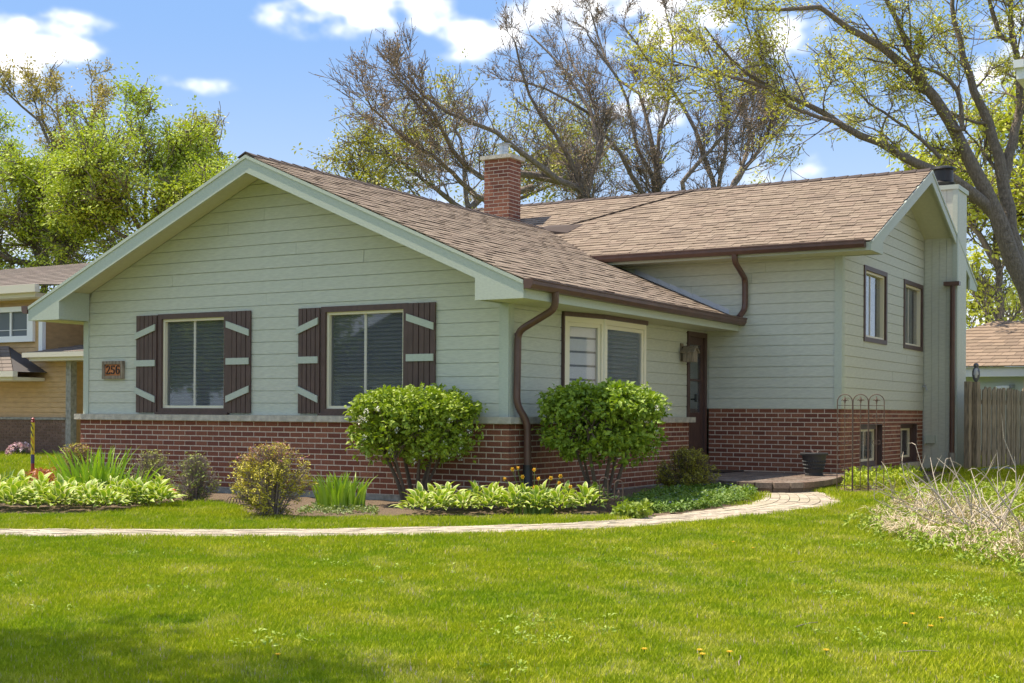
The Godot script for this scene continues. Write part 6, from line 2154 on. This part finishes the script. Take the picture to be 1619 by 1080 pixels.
	for q in cols:
		mb = MB.new()
		mb.col = q[2]
		mb.rod(Vector3(0, q[0], 0), Vector3(0, q[1] - 0.001, 0), 0.026, 12)
		obj("band", mb, M.vcgloss, sk)
	for i in 4:
		mb = MB.new()
		mb.col = Color(0.03, 0.03, 0.05) if i != 1 else Color(0.5, 0.16, 0.02)
		var pts := PackedVector3Array()
		var rr := PackedFloat32Array()
		for k in 8:
			var a := 0.2 * k - YAW + 1.0
			pts.append(Vector3(cos(a) * 0.027, 0.52 + i * 0.1 + k * 0.012, sin(a) * 0.027))
			rr.append(0.007)
		mb.tube(pts, rr, 5)
		obj("stripe", mb, M.vcgloss, sk)
	mb = MB.new()
	mb.col = Color(0.28, 0.04, 0.04)
	mb.lathe(Vector3(0, 0.92, 0), [[0.026, 0.0], [0.03, 0.02], [0.018, 0.03], [0.026, 0.055], [0.0, 0.075]], 12)
	obj("knob", mb, M.vcgloss, sk)
	# red glass stake
	var rc := plan(275, 15.2)
	var rs := thing("red_stake", "small red garden stake at the end of the left hostas", "stake", rc)
	mb = MB.new()
	mb.col = Color(0.55, 0.05, 0.02)
	mb.rod(Vector3.ZERO, Vector3(0, 0.13, 0), 0.011, 8)
	obj("rod", mb, M.vcgloss, rs)
	mb = MB.new()
	mb.col = Color(0.55, 0.06, 0.04)
	mb.lathe(Vector3(0, 0.12, 0), [[0.0, 0.0], [0.03, 0.015], [0.038, 0.045], [0.025, 0.07], [0.0, 0.08]], 12)
	obj("cap", mb, M.vcgloss, rs)
	# wire edging loops by the wall
	var wc := plan(372, 14.9)
	mb = MB.new()
	for i in 6:
		var a0 := RGT * (i * 0.035 - 0.1)
		var pts := PackedVector3Array()
		var rr := PackedFloat32Array()
		for k in 9:
			var a := PI * k / 8.0
			pts.append(a0 + RGT * (0.05 - 0.05 * cos(a)) + Vector3(0, 0.13 * sin(a), 0))
			rr.append(0.0045)
		mb.tube(pts, rr, 5)
	var we := solo("wire_edging", mb, M.iron, "small dark wire edging loops in the mulch beside the round shrub", "edging")
	we.position = wc
	# hose spigot on the rear siding
	var hs := hit_x(1457, 611, XR)
	mb = MB.new()
	mb.rod(Vector3(0, 0, 0), Vector3(0.07, -0.01, 0), 0.014, 8)
	mb.rod(Vector3(0.06, -0.01, 0), Vector3(0.09, -0.07, 0), 0.012, 8)
	mb.lathe(Vector3(0.055, 0.01, 0), [[0.0, 0.0], [0.012, 0.0], [0.03, 0.02], [0.03, 0.03], [0.0, 0.03]], 10)
	var sp := solo("spigot", mb, M.flashing, "small grey spigot on the right siding near the chase", "spigot")
	sp.position = Vector3(XR + 0.01, hs.y, hs.z)
	# house on the right, outside the frame but for the tip of its eave; the side windows mirror it
	var hr := thing("house_on_right", "neighbouring house whose white eave tip shows at the upper right edge", "house", Vector3(6.2, 0, -1.9))
	mb = MB.new()
	mb.box(Vector3(0, 0, -10), Vector3(8, 4.75, 0))
	obj("wall", mb, M.ncream, hr)
	var et := at(1607, 101, 13.6) - hr.position
	mb = MB.new()
	mb.box(Vector3(et.x, et.y - 0.16, -10.3), Vector3(8.3, et.y, et.z))
	mb.box(Vector3(et.x - 0.02, et.y - 0.05, -10.3), Vector3(et.x + 0.08, et.y + 0.03, et.z + 0.05))
	obj("eave", mb, M.white, hr)
	mb = MB.new()
	mb.col = SHINGLE_TONES[2]
	mb.prism(PackedVector2Array([Vector2(et.x, et.y + 0.04), Vector2(8.4, et.y + 0.04), Vector2(4.0, et.y + 2.0)]), func(q): return Vector3(q.x, q.y, et.z - 0.02), func(q): return Vector3(q.x, q.y, -10.3))
	obj("roof", mb, M.shingle, hr)
	for z2 in [-3.0, -6.5]:
		mb = MB.new()
		mb.box(Vector3(-0.04, 1.2, z2 - 1.2), Vector3(-0.001, 2.5, z2))
		obj("window", mb, M.slate, hr)
	# house across the street, mirrored in the front windows
	var ho := thing("house_across", "white house across the street behind the viewer", "house", Vector3(-27, 0, 36), PI)
	mb = MB.new()
	mb.box(Vector3(-6, 0, -6), Vector3(6, 3.0, 0))
	obj("wall", mb, M.white, ho)
	mb = MB.new()
	mb.prism(PackedVector2Array([Vector2(-6.6, 2.9), Vector2(6.6, 2.9), Vector2(0, 5.8)]), func(q): return Vector3(q.x, q.y, 0.6), func(q): return Vector3(q.x, q.y, -6.6))
	obj("roof", mb, M.asphalt, ho)
	for x in [-4.0, 2.0]:
		mb = MB.new()
		mb.box(Vector3(x, 1.0, 0.001), Vector3(x + 1.8, 2.3, 0.05))
		obj("window", mb, M.slate, ho)

# ---------------------------------------------------------------- sky
func build_sky() -> PanoramaSkyMaterial:
	var w := 4096
	var h := 2048
	var im := Image.create(w, h, false, Image.FORMAT_RGBF)
	var n1 := FastNoiseLite.new()
	n1.seed = 11
	n1.frequency = 1.0
	n1.fractal_octaves = 5
	var n2 := FastNoiseLite.new()
	n2.seed = 12
	n2.frequency = 0.9
	n2.fractal_octaves = 3
	# cumulus that stand over the house, as directions with half-widths
	var puffs := []
	for q in [[58, 34, 62, 14, 1.0], [62, 78, 74, 20, 1.0], [25, 105, 45, 22, 0.8], [312, 134, 42, 10, 0.75], [560, 8, 110, 30, 1.1], [610, 30, 70, 22, 0.9], [770, 62, 60, 26, 0.8], [930, 10, 110, 34, 1.1], [1040, 40, 90, 30, 0.9], [1260, 60, 70, 36, 0.7], [1010, 190, 60, 50, 0.5], [1585, 100, 40, 60, 0.6], [1590, 500, 50, 22, 0.8], [25, 390, 60, 30, 0.9], [1240, 270, 60, 30, 0.45], [860, -60, 200, 40, 0.9], [700, 300, 120, 40, 0.4]]:
		puffs.append([ray(q[0], q[1]).normalized(), q[2] / FPX, q[3] / FPX, q[4]])
	var top := Vector3(0.11, 0.215, 0.48)
	var mid := Vector3(0.185, 0.32, 0.57)
	var hor := Vector3(0.47, 0.56, 0.67)
	for y in h:
		var el := PI * 0.5 - PI * (y + 0.5) / h
		var base: Vector3
		if el > 0:
			var s := sin(el)
			base = hor.lerp(mid, ss(0.0, 0.30, s)).lerp(top, ss(0.2, 1.0, s))
		else:
			base = Vector3(0.16, 0.17, 0.12)
		for x in w:
			var c := base
			if el > -0.01:
				var az := (x + 0.5) / w * TAU
				var d := Vector3(sin(az) * cos(el), sin(el), -cos(az) * cos(el))
				var k := 0.0
				var f := n1.get_noise_3d(d.x * 5.0, d.y * 9.0, d.z * 5.0)
				var dens := 0.0
				if el < 0.6 and d.dot(FWD) > 0.8:
					for p in puffs:
						var e: Vector3 = d - p[0]
						var uu: float = e.dot(RGT) / p[1]
						var vv: float = e.y / p[2]
						var rr := uu * uu + vv * vv
						if rr < 6.0: dens = maxf(dens, p[3] * exp(-rr * 0.55))
					var ff := n1.get_noise_3d(d.x * 20.0, d.y * 34.0, d.z * 20.0)
					k = ss(0.22, 1.12, dens * (1.0 + 0.5 * ff) + ff * 0.75 * minf(dens * 2.5, 1.0))
					f = ff
				else:
					var g := n2.get_noise_3d(d.x * 3.0, d.y * 5.0, d.z * 3.0)
					k = ss(0.02, 0.45, g + f * 0.35) * ss(0.0, 0.1, el)
				if k > 0.0:
					var lum := 0.95 + 0.16 * f
					c = c.lerp(Vector3(lum, lum * 0.98, lum * 0.95), k * 0.92)
			im.set_pixel(x, y, Color(c.x, c.y, c.z))
	var m := PanoramaSkyMaterial.new()
	m.panorama = ImageTexture.create_from_image(im)
	return m

func _ready() -> void:
	rng.seed = 7
	var cam := Camera3D.new()
	cam.name = "camera"
	cam.projection = Camera3D.PROJECTION_FRUSTUM
	cam.near = 0.1
	cam.far = 1500.0
	cam.size = 0.1 * 1080.0 / FPX
	cam.frustum_offset = Vector2(0, 0.1 * (CYP - 540.0) / FPX)
	cam.position = CAM
	cam.rotation = Vector3(0, YAW, ROLL)
	add_child(cam)
	cam.current = true
	var env := Environment.new()
	env.background_mode = Environment.BG_SKY
	var sky := Sky.new()
	sky.sky_material = build_sky()
	env.sky = sky
	env.background_energy_multiplier = 1.0
	env.ambient_light_source = Environment.AMBIENT_SOURCE_SKY
	env.tonemap_mode = Environment.TONE_MAPPER_LINEAR
	env.tonemap_exposure = 1.74
	env.sdfgi_enabled = true
	env.ssao_enabled = true
	env.ssil_enabled = true
	var we := WorldEnvironment.new()
	we.environment = env
	add_child(we)
	var sun := DirectionalLight3D.new()
	sun.name = "sun"
	sun.light_energy = 1.5
	sun.light_color = Color(1.0, 0.95, 0.86)
	sun.light_angular_distance = 0.53
	sun.shadow_enabled = true
	add_child(sun)
	sun.look_at_from_position(Vector3(-4.6, 10, 1.0), Vector3.ZERO, Vector3.UP)
	materials()
	build_ground()
	build_house()
	build_neighbours()
	build_small_things()
	build_plants()
	build_trees()
	build_grass()
